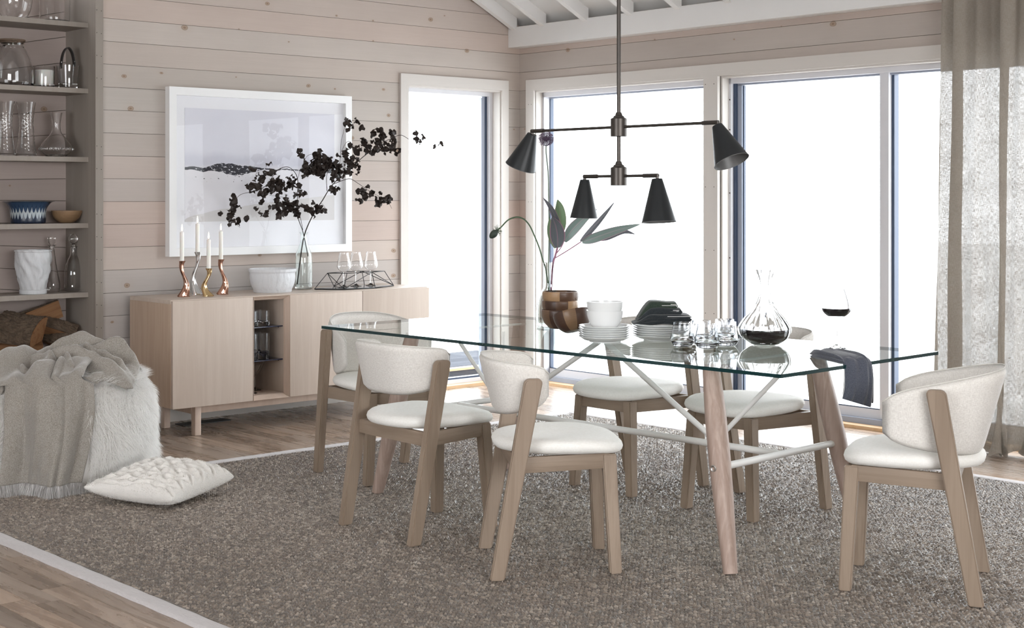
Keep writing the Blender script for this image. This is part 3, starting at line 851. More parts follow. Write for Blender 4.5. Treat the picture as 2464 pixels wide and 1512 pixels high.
def strap(pts, w, th):
    m = MB(); n = len(pts); vs = []
    for i, p in enumerate(pts):
        tt = (pts[min(i + 1, n - 1)] - pts[max(i - 1, 0)]).normalized(); nn = tt.cross(Vector((0, 1, 0))).normalized()
        for sx, sy in ((-1, -1), (1, -1), (1, 1), (-1, 1)):
            vs.append(p + nn * th * sx + Vector((0, 1, 0)) * w * sy)
    fs = [(i * 4 + k, i * 4 + (k + 1) % 4, i * 4 + 4 + (k + 1) % 4, i * 4 + 4 + k) for i in range(n - 1) for k in range(4)]
    fs += [(3, 2, 1, 0), tuple((n - 1) * 4 + k for k in range(4))]
    return m.add(vs, fs)
hd = strap(arc, .019, .0022).build('handle', M['leather'], t, smooth='auto')
hd.rotation_euler = (0, 0, -.10)
for q in ((-.041, -.014, .15), (.035, -.014, .158)):
    rv = MB().lathe([(0, -.002), (.004, -.002), (.004, .002), (0, .003)], 12).build('rivet', M['steel'], hd, smooth='auto'); rv.location = q; rv.rotation_euler = (PI / 2, 0, 0)
# third shelf
def tall_vase(x, label):
    rib = lambda a, z, j: 1 + (.035 * math.sin(z * 330) * math.cos(6 * a + z * 30) if .03 < z < .25 else 0)
    return lathe_thing('glass_vase', shell(sp([(.055, 0), (.058, .008), (.050, .06), (.043, .14), (.040, .20), (.045, .25), (.054, .31)], 10), .004, .014), M['clear'],
                       (x, 8.0, SH[2]), label, 'vase', 'hammered glass vases on the third shelf', 36, rib)
tall_vase(3.524, 'tall flared glass vase with hammered sides, standing left of the beaded carafe')
tall_vase(3.400, 'tall flared glass vase cut off by the left edge of the picture')
t = tag(empty('glass_decanter', (3.700, 7.99, SH[2])), 'wide-bellied clear decanter with a ring of glass beads round its base', 'decanter')
MB().lathe(shell(sp([(.045, 0), (.062, .010), (.088, .040), (.092, .052), (.082, .075), (.055, .108), (.030, .140), (.024, .165), (.024, .20), (.033, .256)], 6), .003, .01), 40).build('body', M['clear'], t, smooth='auto', fix=True)
bd = MB()
for k in range(24):
    a = 2 * PI * k / 24
    bd.lathe([(0, -.008), (.006, -.006), (.0085, 0), (.006, .006), (0, .008)], 10, (.092 * math.cos(a), .092 * math.sin(a), .047))
bd.build('bead_ring', M['clear'], t, smooth=True)
# fourth shelf
lathe_thing('ceramic_bowl', shell(sp([(.088, 0), (.096, .008), (.098, .06), (.104, .09), (.125, .118), (.148, .126)]), .006, .012), M['indigo'], (3.545, 8.02, SH[3]),
            'wide flared ceramic bowl with indigo and white glaze on the fourth shelf', 'bowl', n=56)
lathe_thing('wooden_bowl', shell(sp([(.030, 0), (.045, .006), (.072, .03), (.085, .06), (.087, .072)]), .005, .01), M['browbowl'], (3.765, 7.995, SH[3]),
            'small honey-brown wooden bowl right of the indigo bowl', 'bowl')
# fifth shelf
def figures(a, z, j): return 1 + .07 * math.cos(7 * a + 2.2 * math.sin(z * 38)) * math.sin(min(max(z - .03, 0) / .2, 1) * PI) + .03 * math.sin(13 * a + z * 60)
t = tag(empty('relief_vase', (3.545, 7.955, SH[4])), 'frosted crystal vase with relief figures, widest at its rim', 'vase')
MB().lathe(shell(sp([(.070, 0), (.072, .022), (.070, .026), (.080, .08), (.090, .14), (.098, .20), (.098, .228), (.096, .238), (.100, .242), (.100, .250)], 6), .008, .03), 72, mod=figures).build('body', M['frosted'], t, smooth=True, fix=True)
MB().lathe([(.071, 0), (.075, .002), (.075, .024), (.071, .026)], 48).build('foot_ring', M['frosted'], t, smooth='auto')
t = tag(empty('glass_decanter', (3.700, 8.05, SH[4])), 'slim conical glass decanter with a cup-shaped stopper behind the frosted vase', 'decanter')
MB().lathe(shell(sp([(.044, 0), (.046, .01), (.046, .05), (.036, .10), (.024, .17), (.015, .24), (.014, .262), (.026, .272)], 6), .003, .02), 24, mod=lambda a, z, j: 1 + .04 * math.cos(4 * a)).build('body', M['clear'], t, smooth='auto', fix=True)
MB().lathe([(0, .255), (.011, .256), (.012, .275), (.019, .285), (.023, .312), (.022, .318), (0, .32)], 24).build('stopper', M['clear'], t, smooth='auto')
t = tag(empty('glass_decanter', (3.818, 8.02, SH[4])), 'round-shouldered glass decanter with a ball stopper, nearest the shelf side', 'decanter')
MB().lathe(shell(sp([(.042, 0), (.049, .008), (.051, .06), (.050, .12), (.036, .175), (.019, .212), (.016, .25), (.024, .262)], 6), .003, .02), 32).build('body', M['clear'], t, smooth='auto', fix=True)
MB().lathe(sp([(.001, .25), (.010, .252), (.009, .272), (.020, .285), (.027, .305), (.020, .326), (.001, .334)], 5), 24).build('stopper', M['clear'], t, smooth='auto', fix=True)
# firewood on the lowest shelf
def log(loc, L, r, rot, label, cut=2.1, seed=0):
    t = tag(empty('firewood_log', loc), label, 'firewood', 'split logs on the lowest shelf')
    t.rotation_euler = rot
    R = random.Random(seed); n = 36
    ang = [cut * k / n - cut / 2 for k in range(n + 1)]
    pr = [(r * (1 + .06 * math.sin(a * 3 + seed)) * math.cos(a), r * (1 + .06 * math.sin(a * 3 + seed)) * math.sin(a)) for a in ang]
    m = MB(); N = 44; vs = []
    ph = [R.uniform(0, 6) for _ in range(6)]
    for i in range(N + 1):
        x = L * (i / N - .5) * (1 + .04 * math.sin(i))
        for j, (p, q) in enumerate(pr):
            a = ang[j]; g = math.sin(a * 17 + ph[0] + 1.6 * math.sin(x * 31 + ph[1])) * math.sin(x * 55 + ph[2] + 2.2 * math.sin(a * 7 + ph[3]))
            k = 1 + .075 * (abs(g) ** .5 - .4) + .04 * math.sin(x * 14 + ph[4]) + R.uniform(-.012, .012)
            if j in (0, n): k = 1 + .04 * math.sin(x * 14 + ph[4])
            vs.append((x, p * k, q * k))
    fs = [(i * (n + 1) + k, i * (n + 1) + k + 1, (i + 1) * (n + 1) + k + 1, (i + 1) * (n + 1) + k) for i in range(N) for k in range(n)]
    m.add(vs, fs).build('bark', M['bark'], t, smooth=False)
    s = MB(); vs = []
    for x in (-L / 2, L / 2):
        vs += [(x, -.01, 0)] + [(x, p * .985, q * .985) for p, q in pr]
    w = n + 2
    fs = [(0, *range(1, w))[::-1], tuple(w + i for i in (0, *range(1, w))), (0, w, w + 1, 1), (w - 1, 2 * w - 1, w, 0)]
    s.add(vs, fs).build('split_face', M['splitwood'], t)
    return t
log((3.44, 8.00, .500), .34, .110, (-.35, .06, -.25), 'split log lying lowest with its pale red-brown cut face forward', 1.9, 3)
log((3.50, 8.00, .550), .25, .120, (2.35, .12, -.95), 'split log with deeply furrowed bark turned up, on top of the pile', 2.2, 5)
log((3.69, 8.03, .530), .24, .10, (1.5, .35, -.5), 'dark split log leaning at the right of the firewood pile', 2.0, 8)
log((3.62, 8.06, .60), .30, .10, (1.0, -.35, -.2), 'thin dark log lying crosswise at the back of the firewood', 1.9, 11)
log((3.74, 7.98, .475), .20, .085, (1.9, .1, -1.2), 'small pale-ended log low against the shelf side', 1.9, 13)

# ================================================================== PICTURE
t = tag(empty('framed_picture', (4.291, 7.797, .985)), 'large white framed print of a misty dune landscape above the sideboard', 'picture')
W_, H_ = 1.325, 1.010
fr = MB(); b = .048
for x0, x1, z0, z1 in ((0, W_, 0, b), (0, W_, H_ - b, H_), (0, b, b, H_ - b), (W_ - b, W_, b, H_ - b)):
    fr.box(x0, x1, -.050, 0, z0, z1)
fr.build('frame', M['frame'], t)
MB().box(b, W_ - b, -.020, -.008, b, H_ - b).build('mount', M['mount'], t)
pr = MB().box(0, 1.04, -.002, 0, 0, .60).build('print', M['print'], t); pr.location = (.118, -.0205, .205)
for o_ in (pr,): o_.scale = (1.045, 1, 1.14)
MB().box(b, W_ - b, -.032, -.029, b, H_ - b).build('picture_glass', M['picglass'], t)
# thin dark rebate shadow line inside the frame is real depth: frame stands proud of the mount

# ================================================================== SIDEBOARD
def sideboard():
    X0, X1, Y0, Y1, ZB, ZT = 4.006, 5.824, 7.222, 7.690, .172, .770
    t = tag(empty('sideboard', (X0, Y0, 0)), 'long bleached oak sideboard with three plain doors and an open glass niche', 'sideboard')
    L = X1 - X0; D = Y1 - Y0
    def bx(name, mat, x0, x1, y0, y1, z0, z1, bevel=.0015, parent=None):
        o = MB().box(0, x1 - x0, 0, y1 - y0, 0, z1 - z0).build(name, mat, parent or t, bevel=bevel)
        o.location = (x0, y0, z0) if not parent else (x0 - parent.location.x, y0 - parent.location.y, z0 - parent.location.z)
        return o
    bx('top', M['sidetop'], 0, L, .0, D, ZT - ZB + ZB - .022, ZT)
    bx('end_panel', M['sideend'], 0, .02, .0, D, ZB, ZT - .022)
    bx('end_panel', M['sideend'], L - .02, L, .0, D, ZB, ZT - .022)
    bx('bottom_panel', M['sideleg'], .02, L - .02, .02, D, ZB, ZB + .02)
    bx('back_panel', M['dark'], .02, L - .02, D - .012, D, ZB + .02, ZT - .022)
    n0, n1 = .522, .768
    for a, b in ((.004, n0 - .003), (n1 + .003, 1.294), (1.298, L - .001)):
        bx('door', M['sidewood'], a, b, -.019, -.001, ZB - .004, ZT - .006)
    # niche liner and its bevelled surround
    bx('niche_side', M['sidewood'], n0 - .003 + .003, n0 + .015, 0, D - .03, ZB + .02, ZT - .022)
    bx('niche_side', M['sidewood'], n1 - .015, n1, 0, D - .03, ZB + .02, ZT - .022)
    bx('niche_back', M['sidewood'], n0 + .015, n1 - .015, D - .045, D - .032, ZB + .02, ZT - .022)
    fr = MB(); o0, o1, z0, z1, w = n0, n1, ZB - .004, ZT - .006, .022
    def fpc(a, b, c, d):   # quad bar: outer a,b inner c,d extruded in y with chamfer
        v = [(*a[:1], -.020, a[1]), (b[0], -.020, b[1]), (d[0], .012, d[1]), (c[0], .012, c[1]), (a[0], .012, a[1]), (b[0], .012, b[1])]
        fr.add(v, [(0, 1, 2, 3), (0, 4, 5, 1), (4, 3, 2, 5), (0, 3, 4), (1, 5, 2)])
    O = [(o0, z0), (o1, z0), (o1, z1), (o0, z1)]; I = [(o0 + w * .45, z0 + w), (o1 - w, z0 + w), (o1 - w, z1 - w), (o0 + w * .45, z1 - w)]
    for k in range(4): fpc(O[k], O[(k + 1) % 4], I[k], I[(k + 1) % 4])
    fr.build('niche_surround', M['sideleg'], t, fix=True)
    for z in (.390, .585):
        s_ = bx('glass_shelf', M['darkglass'], n0 + .016, n1 - .016, .03, D - .05, z - .006, z, 0)
        pg = MB()
        for x in (n0 + .018, n1 - .021):
            for y in (.07, D - .12): pg.box(x, x + .004, y, y + .004, z - .016, z - .006)
        o = pg.build('shelf_pin', M['dark'], s_); o.location = (-s_.location.x, -s_.location.y, -s_.location.z)
    # plinth rails and legs
    bx('rail', M['sideleg'], .16, L - .16, .055, .075, ZB - .052, ZB - .001)
    bx('rail', M['sideleg'], .16, L - .16, D - .09, D - .07, ZB - .052, ZB - .001)
    bx('rail', M['sideleg'], .165, .185, .075, D - .09, ZB - .052, ZB - .001)
    bx('rail', M['sideleg'], L - .185, L - .165, .075, D - .09, ZB - .052, ZB - .001)
    for x in (.165, L - .205):
        for y in (.02, D - .10):
            bx('leg', M['sideleg'], x, x + .040, y, y + .045, 0, ZB - .002, .006)
    return t
sideboard()
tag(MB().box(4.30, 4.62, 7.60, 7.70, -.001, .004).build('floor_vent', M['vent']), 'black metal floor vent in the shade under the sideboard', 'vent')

# glasses in the niche
NX0, NX1 = 4.006 + .545, 4.006 + .745
def tumbler(h, r, name):
    return MB().lathe(shell([(r * .93, 0), (r, .004), (r, h * .3), (r, h * .32), (r, h)], .0025, .012), 24).build(name, M['clear2'], None, smooth='auto', fix=True)
def rows_of(proto, z, lab, group):
    for j in range(3):
        for i in range(2):
            o = proto if i + j == 0 else proto.copy()
            if i + j: COL.objects.link(o)
            o.location = (4.585 + .078 * i, 7.315 + .085 * j, z)
            tag(o, lab % (('front', 'middle', 'back')[j], ('door', 'lit side wall')[i]), 'glass', group)
rows_of(tumbler(.088, .036, 'short_tumbler'), .586, 'short etched tumbler on the upper niche shelf, %s row, towards the %s', 'short tumblers on the upper niche shelf')
rows_of(tumbler(.150, .036, 'highball_glass'), .391, 'tall etched highball glass on the lower niche shelf, %s row, towards the %s', 'highball glasses on the lower niche shelf')
def stem_glass(prof_bowl, hs, rb, name, loc, label, group=None, etched=False, cat='glass', n=32):
    """stemmed glass: foot and stem solid, bowl thin"""
    r0, z0 = prof_bowl[0]
    outer = [(rb, 0), (rb, .002), (rb * .5, .006), (.0042, .016), (.0034, hs * .6), (.005, hs - .004)] + prof_bowl
    inner = [(max(r - .0030, .001), z) for r, z in prof_bowl[1:]]
    prof = [(0, 0)] + outer + inner[::-1] + [(0, prof_bowl[1][1] - .001)]
    o = MB().lathe(prof, n).build(name, M['clear'], None, smooth='auto', fix=True)
    o.location = loc
    tag(o, label, cat, group)
    return o
cb = sp([(.006, .090), (.020, .098), (.034, .118), (.052, .150), (.060, .168)])
stem_glass(cb, .090, .036, 'cocktail_glass', (4.590, 7.33, .193), 'etched cocktail glass at the front of the niche floor')
stem_glass(cb, .090, .036, 'cocktail_glass', (4.680, 7.43, .193), 'etched cocktail glass further back on the niche floor')

# ================================================================== ON THE SIDEBOARD
ZS = .770
def candle_holder(loc, h, lean, mat, label_h, label_c, base_r, ch=.165):
    """twisting organic holder: lean = +1 foot sweeps right"""
    N = 40; n = 28; vs = []
    R = Vector((.741, -.672, 0))
    for i in range(N + 1):
        f = i / N; z = h * f
        off = lean * (.019 * math.sin(PI * (f - .08) * 1.9) * (1 - .3 * f)) if f > .0 else 0
        rad = .0165 + (base_r - .0165) * max(0, 1 - f * 3.0) ** 1.3
        if f > .3: rad = .0165 - .0065 * math.sin(PI * (f - .3) / .7 * .95) ** 1.0
        if f > .93: rad += .003 * (f - .93) / .07
        c = R * off
        for k in range(n):
            a = 2 * PI * k / n
            rr = rad * (1 + .16 * math.cos(3 * a + 5.5 * f * lean))
            v = c + R * (rr * math.cos(a)) + Vector((.672, .741, 0)) * (rr * math.sin(a) * .8)
            vs.append((v.x, v.y, z))
    fs = [(i * n + k, i * n + (k + 1) % n, (i + 1) * n + (k + 1) % n, (i + 1) * n + k) for i in range(N) for k in range(n)]
    fs += [tuple(range(n))[::-1], tuple(N * n + k for k in range(n))]
    o = MB().add(vs, fs).build('candlestick', mat, None, smooth='auto')
    o.location = loc; tag(o, label_h, 'candlestick', 'sculpted metal candlesticks on the sideboard')
    top = R * (lean * .019 * math.sin(PI * .92 * 1.9) * .7)
    t = tag(empty('candle', (loc[0] + top.x, loc[1] + top.y, loc[2] + h)), label_c, 'candle', 'lit white candles on the sideboard')
    MB().lathe([(0, 0), (.0115, 0), (.0118, .004), (.0115, ch - .003), (.009, ch), (0, ch - .002)], 20).build('wax', M['wax'], t, smooth='auto')
    MB().tube([(0, 0, ch - .003), (.001, 0, ch + .004), (.002, 0, ch + .008)], .0009, 6).build('wick', M['wick'], t)
    MB().lathe(sp([(.0008, ch + .004), (.0035, ch + .009), (.0048, ch + .016), (.0035, ch + .028), (.0015, ch + .038), (.0004, ch + .044)], 3), 12).build('flame', M['flame'], t, smooth=True, fix=True)
candle_holder((4.200, 7.42, ZS), .205, 1, M['copper'], 'copper candlestick, leftmost of the four sculpted candlesticks', 'white lit candle in the leftmost copper candlestick', .034)
candle_holder((4.325, 7.50, ZS), .250, -1, M['silver'], 'tall silver candlestick with a fluted, twisting stem', 'white lit candle in the silver candlestick, highest flame of four', .034)
candle_holder((4.322, 7.37, ZS), .160, -1, M['gold'], 'short golden candlestick, lowest of the four', 'white lit candle in the short golden candlestick', .032)
candle_holder((4.472, 7.45, ZS), .205, 1, M['copper'], 'copper candlestick, rightmost of the four sculpted candlesticks', 'white lit candle in the rightmost copper candlestick', .034)

def frieze(a, z, j): return 1 + (.011 * math.cos(17 * a + 1.5 * math.sin(z * 60)) * math.sin(min(max(z - .02, 0) / .105, 1) * PI))
lathe_thing('crystal_bowl', shell(sp([(.112, 0), (.114, .004), (.116, .018), (.126, .04), (.134, .08), (.136, .115), (.142, .124), (.144, .140)], 5), .007, .012), M['frosted'], (4.809, 7.44, ZS),
            'round frosted crystal bowl with a frieze of relief figures', 'bowl', n=88, mod=frieze)

# bottle vase and branches
VB = Vector((5.107, 7.55, ZS))
lathe_thing('bottle_vase', shell(sp([(.046, 0), (.052, .006), (.053, .03), (.053, .17), (.048, .215), (.030, .265), (.020, .30), (.018, .335), (.024, .345), (.027, .350)], 6), .003, .010), M['greenglass'], tuple(VB),
            'clear bottle-shaped glass vase holding dark dried branches', 'vase')
def bp(u, w, k=0.0):
    u /= 100.; w /= 100.
    if u < 0: o = Vector((u / .741 * .985, 0, 0))
    else: o = Vector((.741, -.672, 0)) * u
    o += Vector((-.672, -.741, 0)) * k
    return Vector((o.x, o.y, w))
BR = {'m': ([(-3.6, 3.0), (-1.5, 21.9), (.6, 34.0), (5.4, 45.6), (11.3, 54.8), (15.2, 60.5), (18.5, 64.9), (21.6, 68.2), (26.8, 72.1), (30.6, 75.9), (36.3, 81.1), (41.7, 85.7), (47.4, 90.1), (53.8, 92.7), (60.2, 95.2), (67.2, 91.9), (72.3, 96.0), (77.0, 91.9), (83.4, 88.3)], .0042, .0010),
      'a': ([(18.5, 64.9), (27.5, 68.2), (33.2, 65.6), (40.9, 60.5), (47.4, 56.6), (52.5, 52.8), (54.6, 49.7)], .0020, .0008),
      'b': ([(14.7, 60.5), (14.4, 70.8), (17.8, 75.9), (21.6, 77.2), (22.9, 82.4), (23.4, 90.1), (24.5, 96.5), (26.0, 101.7), (30.6, 104.2), (36.3, 100.4)], .0020, .0008),
      'c': ([(23.2, 84.9), (25.5, 90.1), (28.1, 91.4), (31.9, 88.3), (38.4, 90.1), (44.8, 89.6)], .0013, .0008),
      'd': ([(21.6, 75.9), (15.2, 79.8), (8.8, 83.7), (2.3, 82.4), (-.8, 77.2)], .0018, .0008)}
BR2 = {'e': ([(2.6, 20.0), (-.3, 34.6), (-3.3, 46.3), (-3.3, 57.9), (-3.6, 68.2), (-6.7, 73.9), (-10.6, 75.4), (-15.2, 72.8), (-19.6, 65.6), (-23.4, 61.8), (-28.1, 60.0), (-33.7, 58.4), (-36.8, 54.1), (-38.1, 47.6), (-36.3, 41.2), (-34.7, 38.6)], .0028, .0008),
       'f': ([(-3.6, 68.2), (-.3, 75.9), (7.5, 79.8)], .0013, .0008),
       'g': ([(-.5, 36.6), (-2.3, 46.3), (-6.7, 52.8), (-10.6, 56.6), (-18.3, 57.9)], .0018, .0008),
       'h': ([(7.0, 49.0), (11.3, 52.8), (14.4, 48.1)], .0012, .0008)}
CL = {0: [(10.0, 81.1, 8.8, 6.2, 32), (5.4, 74.6, 7.7, 2.6, 16), (20.8, 75.4, 8.8, 6.2, 30), (30.1, 76.4, 5.1, 4.6, 10), (35.3, 89.3, 8.2, 3.1, 20), (52.5, 92.7, 7.7, 5.1, 30), (73.1, 95.2, 3.6, 3.6, 4), (80.8, 89.8, 2.6, 2.1, 2), (39.6, 59.7, 6.7, 3.6, 14), (48.6, 55.3, 5.1, 3.1, 10), (30.6, 102.4, 7.2, 3.1, 11), (19.3, 61.8, 3.1, 3.1, 5)],
      1: [(-36.3, 48.9, 4.1, 9.8, 18), (-16.2, 61.8, 10.3, 8.8, 58), (-10.6, 50.2, 9.3, 4.6, 26), (6.7, 50.2, 6.7, 2.3, 12), (-20.8, 69.5, 5.7, 3.6, 9)]}
leafs = []
for k in range(6):
    R_ = random.Random(k); nu, nv = 5, 9; m = MB()
    def lf(u, v):
        w = math.sin(PI * min(max(v * .93 + .05, 0), 1)) ** .62 * .54 * (1 - .25 * v)
        if v in (0.0, 1.0): w = .02
        x = (u - .5) * 2 * w * (1 + .10 * math.sin(v * 13 + k))
        return (x * .020 * 1.5, v * .038, .008 * math.sin(u * PI + k) * math.sin(v * 3 + k) + .006 * math.sin(v * 9 + u * 5 + k))
    m.grid(lf, nu, nv)
    me = bpy.data.meshes.new('leaf'); me.from_pydata(m.v, [], m.f); me.materials.append(M['leaf'])
    me.polygons.foreach_set('use_smooth', [True] * len(me.polygons)); leafs.append(me)
def branch(defs, clusters, label):
    t = tag(empty('branch', tuple(VB)), label, 'branch')
    first = True
    for key, (pts, r0, r1) in defs.items():
        P = []
        for i, (u, w) in enumerate(pts):
            k = 0 if w < 36 else .03 * math.sin(u * .13 + i)
            if i == 0 and not first: k = 0 if w < 50 else k
            P.append(bp(u, w, k))
        q = spline(P, 5); n = len(q)
        MB().tube(q, [r0 + (r1 - r0) * i / (n - 1) for i in range(n)], 6).build('stem' if first else 'twig', M['twig'], t, smooth=True)
        first = False
    for (u, w, a, b, n) in clusters:
        for _ in range(n):
            uu, ww = random.gauss(u, a * .66), random.gauss(w, b * .66)
            o = bpy.data.objects.new('leaf', random.choice(leafs)); COL.objects.link(o); o.parent = t
            o.location = bp(uu, ww, random.uniform(-.03, .07))
            o.rotation_euler = (random.gauss(-1.9, .7), random.gauss(0, .6), random.uniform(-2.2, .9))
            s = random.uniform(.95, 1.5); o.scale = (s, s, s)
branch(BR, CL[0], 'dark dried leafy branch rising and spreading to the right from the bottle vase')
branch(BR2, CL[1], 'dark dried leafy branch arching over to the left from the bottle vase')

# wire tray with mirrored base
t = tag(empty('wire_tray', (5.398, 7.42, ZS)), 'black geometric wire tray with a mirrored base', 'tray')
hx = [(-.285, .02), (-.17, -.125), (.06, -.135), (.285, -.03), (.17, .125), (-.06, .135)]
tp = [(-.19, .02), (-.10, -.06), (.08, -.075), (.22, -.02), (.11, .07), (-.03, .08)]
zt = .098
m = MB(); m.add([(x, y, 0.002) for x, y in hx] + [(x, y, .008) for x, y in hx], [(5, 4, 3, 2, 1, 0), (6, 7, 8, 9, 10, 11)] + [(i, (i + 1) % 6, 6 + (i + 1) % 6, 6 + i) for i in range(6)])
m.build('base', M['mirror'], t)
r_ = .0022
wires = MB()
for i in range(6):
    a, b = hx[i], hx[(i + 1) % 6]; c, d = tp[i], tp[(i + 1) % 6]
    wires.tube([(*a, .004), (*b, .004)], .0036, 6)
    wires.tube([(*c, zt), (*d, zt)], r_, 6)
    wires.tube([(*a, .006), (*c, zt)], r_, 6)
    wires.tube([(*a, .006), (*d, zt)] if i % 2 else [(*b, .006), (*c, zt)], r_, 6)
wires.build('wire_frame', M['blackmetal'], t, smooth=True)
wb = sp([(.006, .095), (.022, .100), (.038, .115), (.044, .132), (.040, .155), (.030, .200), (.0285, .215)])
for loc, lb in (((5.300, 7.395, .778), 'stemmed wine glass on the wire tray, nearest the bottle vase'), ((5.425, 7.44, .778), 'stemmed wine glass in the middle of the wire tray'), ((5.540, 7.44, .778), 'stemmed wine glass on the wire tray, farthest from the bottle vase')):
    stem_glass(wb, .095, .036, 'wine_glass', loc, lb, 'empty wine glasses on the wire tray')

# ================================================================== RUG
RX0, RX1, RY0, RY1, RT = 2.32, 6.355, 1.2, 6.465, .012
rug = tag(empty('rug', ((RX0 + RX1) / 2, (RY0 + RY1) / 2, 0)), 'large woven brown jute rug with a pale cotton border', 'rug')
cx_, cy_ = (RX0 + RX1) / 2, (RY0 + RY1) / 2
BW = .072
MB().box(RX0 + BW - cx_, RX1 - BW - cx_, RY0 + BW - cy_, RY1 - BW - cy_, 0, RT - .0045).build('woven_field', M['rug'], rug)
def yarn_loops():
    """raised loops of jute yarn, one low ridge each, leaning alternately as in a braided weave"""
    r = np.random.default_rng(21); px_, py_ = .0102, .0178
    X, Y = np.meshgrid(np.arange(RX0 + BW + .006, RX1 - BW - .004, px_), np.arange(RY0 + BW + .006, RY1 - BW - .006, py_), indexing='ij')
    col = np.broadcast_to(np.arange(X.shape[0])[:, None], X.shape).ravel()
    X = X.ravel(); Y = Y.ravel() + (col % 2) * py_ * .5
    k = (.672 * X + .741 * Y > 4.1) & (Y < RY1 - BW - .008)
    X, Y, col = X[k], Y[k], col[k]; n = len(X)
    X = X + r.normal(0, .0011, n) + .003 * np.sin(Y * 9 + X * 3); Y = Y + r.normal(0, .0016, n)
    an = np.where(col % 2 == 0, .62, -.62) + r.normal(0, .22, n) + PI / 2
    L = .0108 * r.uniform(.85, 1.2, n); W = .0050 * r.uniform(.8, 1.2, n); H = .0062 * r.uniform(.7, 1.35, n)
    ax = np.stack([np.cos(an), np.sin(an), 0 * an], 1); sd = np.stack([-np.sin(an), np.cos(an), 0 * an], 1); up = np.array([0, 0, 1.0])
    c = np.stack([X - cx_, Y - cy_, np.full(n, RT - .0062)], 1)
    L, W, H = L[:, None], W[:, None], H[:, None]
    tip = r.uniform(-.25, .25, (n, 1))
    V = [c - ax * L]
    for f in (-.42, .42):
        m = c + ax * L * f
        V += [m + sd * W, m + up * H * (1 + tip * np.sign(f)), m - sd * W]
    V.append(c + ax * L)
    V = np.stack(V, 1).reshape(-1, 3)
    b = np.arange(n)[:, None] * 8
    T = np.concatenate([b + q for q in ([0, 1, 2], [0, 2, 3], [7, 5, 4], [7, 6, 5])]).astype(np.int32)
    Q = np.concatenate([b + q for q in ([1, 4, 5, 2], [2, 5, 6, 3])]).astype(np.int32)
    me = bpy.data.meshes.new('yarn_loops')
    me.vertices.add(len(V)); me.vertices.foreach_set('co', V.ravel().astype(np.float32))
    me.loops.add(Q.size + T.size); me.loops.foreach_set('vertex_index', np.concatenate([Q.ravel(), T.ravel()]))
    me.polygons.add(len(Q) + len(T))
    me.polygons.foreach_set('loop_start', np.concatenate([np.arange(len(Q)) * 4, Q.size + np.arange(len(T)) * 3]).astype(np.int32))
    me.polygons.foreach_set('use_smooth', np.ones(len(Q) + len(T), bool))
    me.update(calc_edges=True)
    at = me.attributes.new('yarn', 'FLOAT', 'POINT')
    v = np.clip(r.beta(1.6, 1.9, n) + .10 * np.sin(X * 2.1 + Y * 1.3), 0, 1)
    at.data.foreach_set('value', np.repeat(v, 8).astype(np.float32))
    me.materials.append(M['rug'])
    o = bpy.data.objects.new('yarn_loops', me); COL.objects.link(o); o.parent = rug; o['kind'] = 'stuff'
yarn_loops()
def border(x0, x1, y0, y1):
    m = MB(); al = (x1 - x0) > (y1 - y0); N = 160
    def f(u, v):
        s_ = math.sin(v * PI); h = RT * .6 + .006 * s_ ** .5 if 0 < v < 1 else .0005
        if al: return (x0 - cx_ + (x1 - x0) * u, y0 - cy_ + (y1 - y0) * v + .0012 * math.sin(u * 160), h)
        return (x0 - cx_ + (x1 - x0) * v + .0012 * math.sin(u * 160), y0 - cy_ + (y1 - y0) * u, h)
    m.grid(f, N, 10); m.build('border', M['binding'], rug, smooth=True, fix=True)
border(RX0, RX0 + BW, RY0, RY1); border(RX1 - BW, RX1, RY0, RY1); border(RX0 + BW, RX1 - BW, RY1 - BW, RY1); border(RX0 + BW, RX1 - BW, RY0, RY0 + BW)

# ================================================================== DINING TABLE
TC = Vector((4.410, 4.296, 0)); TR = math.radians(2.1)
table = tag(empty('dining_table', (TC.x, TC.y, RT), TR), 'rectangular glass-topped dining table on splayed whitewashed ash legs', 'table')
TX, TY = .515, 1.270; TZ = .750 - RT
me_mb = MB().box(-TX, TX, -TY, TY, TZ - .013, TZ)
top = me_mb.build('tabletop', [sheet_glass('table_glass', (0.93, 0.975, 0.965), 1.62), plain('glass_edge', (0.003, 0.030, 0.034), 0.08, 0, 0.6, bumps=0.0)], table)
for p in top.data.polygons: p.material_index = 0 if abs(p.normal.z) > .9 else 1
def table_leg(sx, sy):
    b = Vector((sx * .415, sy * .985, 0)); a = Vector((sx * .335, sy * .835, TZ - .015))
    N = 26; n = 22
    prof = [(0, .028), (.12, .032), (.35, .040), (.55, .0435), (.75, .0425), (.92, .037), (1.0, .034)]
    def rad(f):
        for (f0, r0), (f1, r1) in zip(prof[:-1], prof[1:]):
            if f <= f1: return r0 + (r1 - r0) * (f - f0) / (f1 - f0)
        return prof[-1][1]
    q = [b.lerp(a, i / N) for i in range(N + 1)]
    m = MB().tube(q, [rad(i / N) for i in range(N + 1)], n, squash=.86)
    m.v = [(x, y, min(max(z, .0), TZ - .0135)) for x, y, z in m.v]
    o = m.build('leg', M['tablewood'], table, smooth='auto')
    # bolt disc on the outer face at stretcher height
    c = b.lerp(a, .50)
    bo = MB().lathe([(0, -.004), (.013, -.004), (.013, .003), (.010, .005), (.006, .004), (.003, .0), (0, .0)], 20).build('bolt', M['steel'], table, smooth='auto')
    bo.location = (c.x + sx * .039, c.y, c.z); bo.rotation_euler = (0, sx * PI / 2, 0)
    return c
cs = {}
for sx in (-1, 1):
    for sy in (-1, 1): cs[(sx, sy)] = table_leg(sx, sy)
for sy in (-1, 1):
    MB().tube([cs[(-1, sy)], cs[(1, sy)]], .0135, 14).build('crossbar', M['whitemetal'], table, smooth='auto')
zc = cs[(1, 1)].z; yc = cs[(1, 1)].y
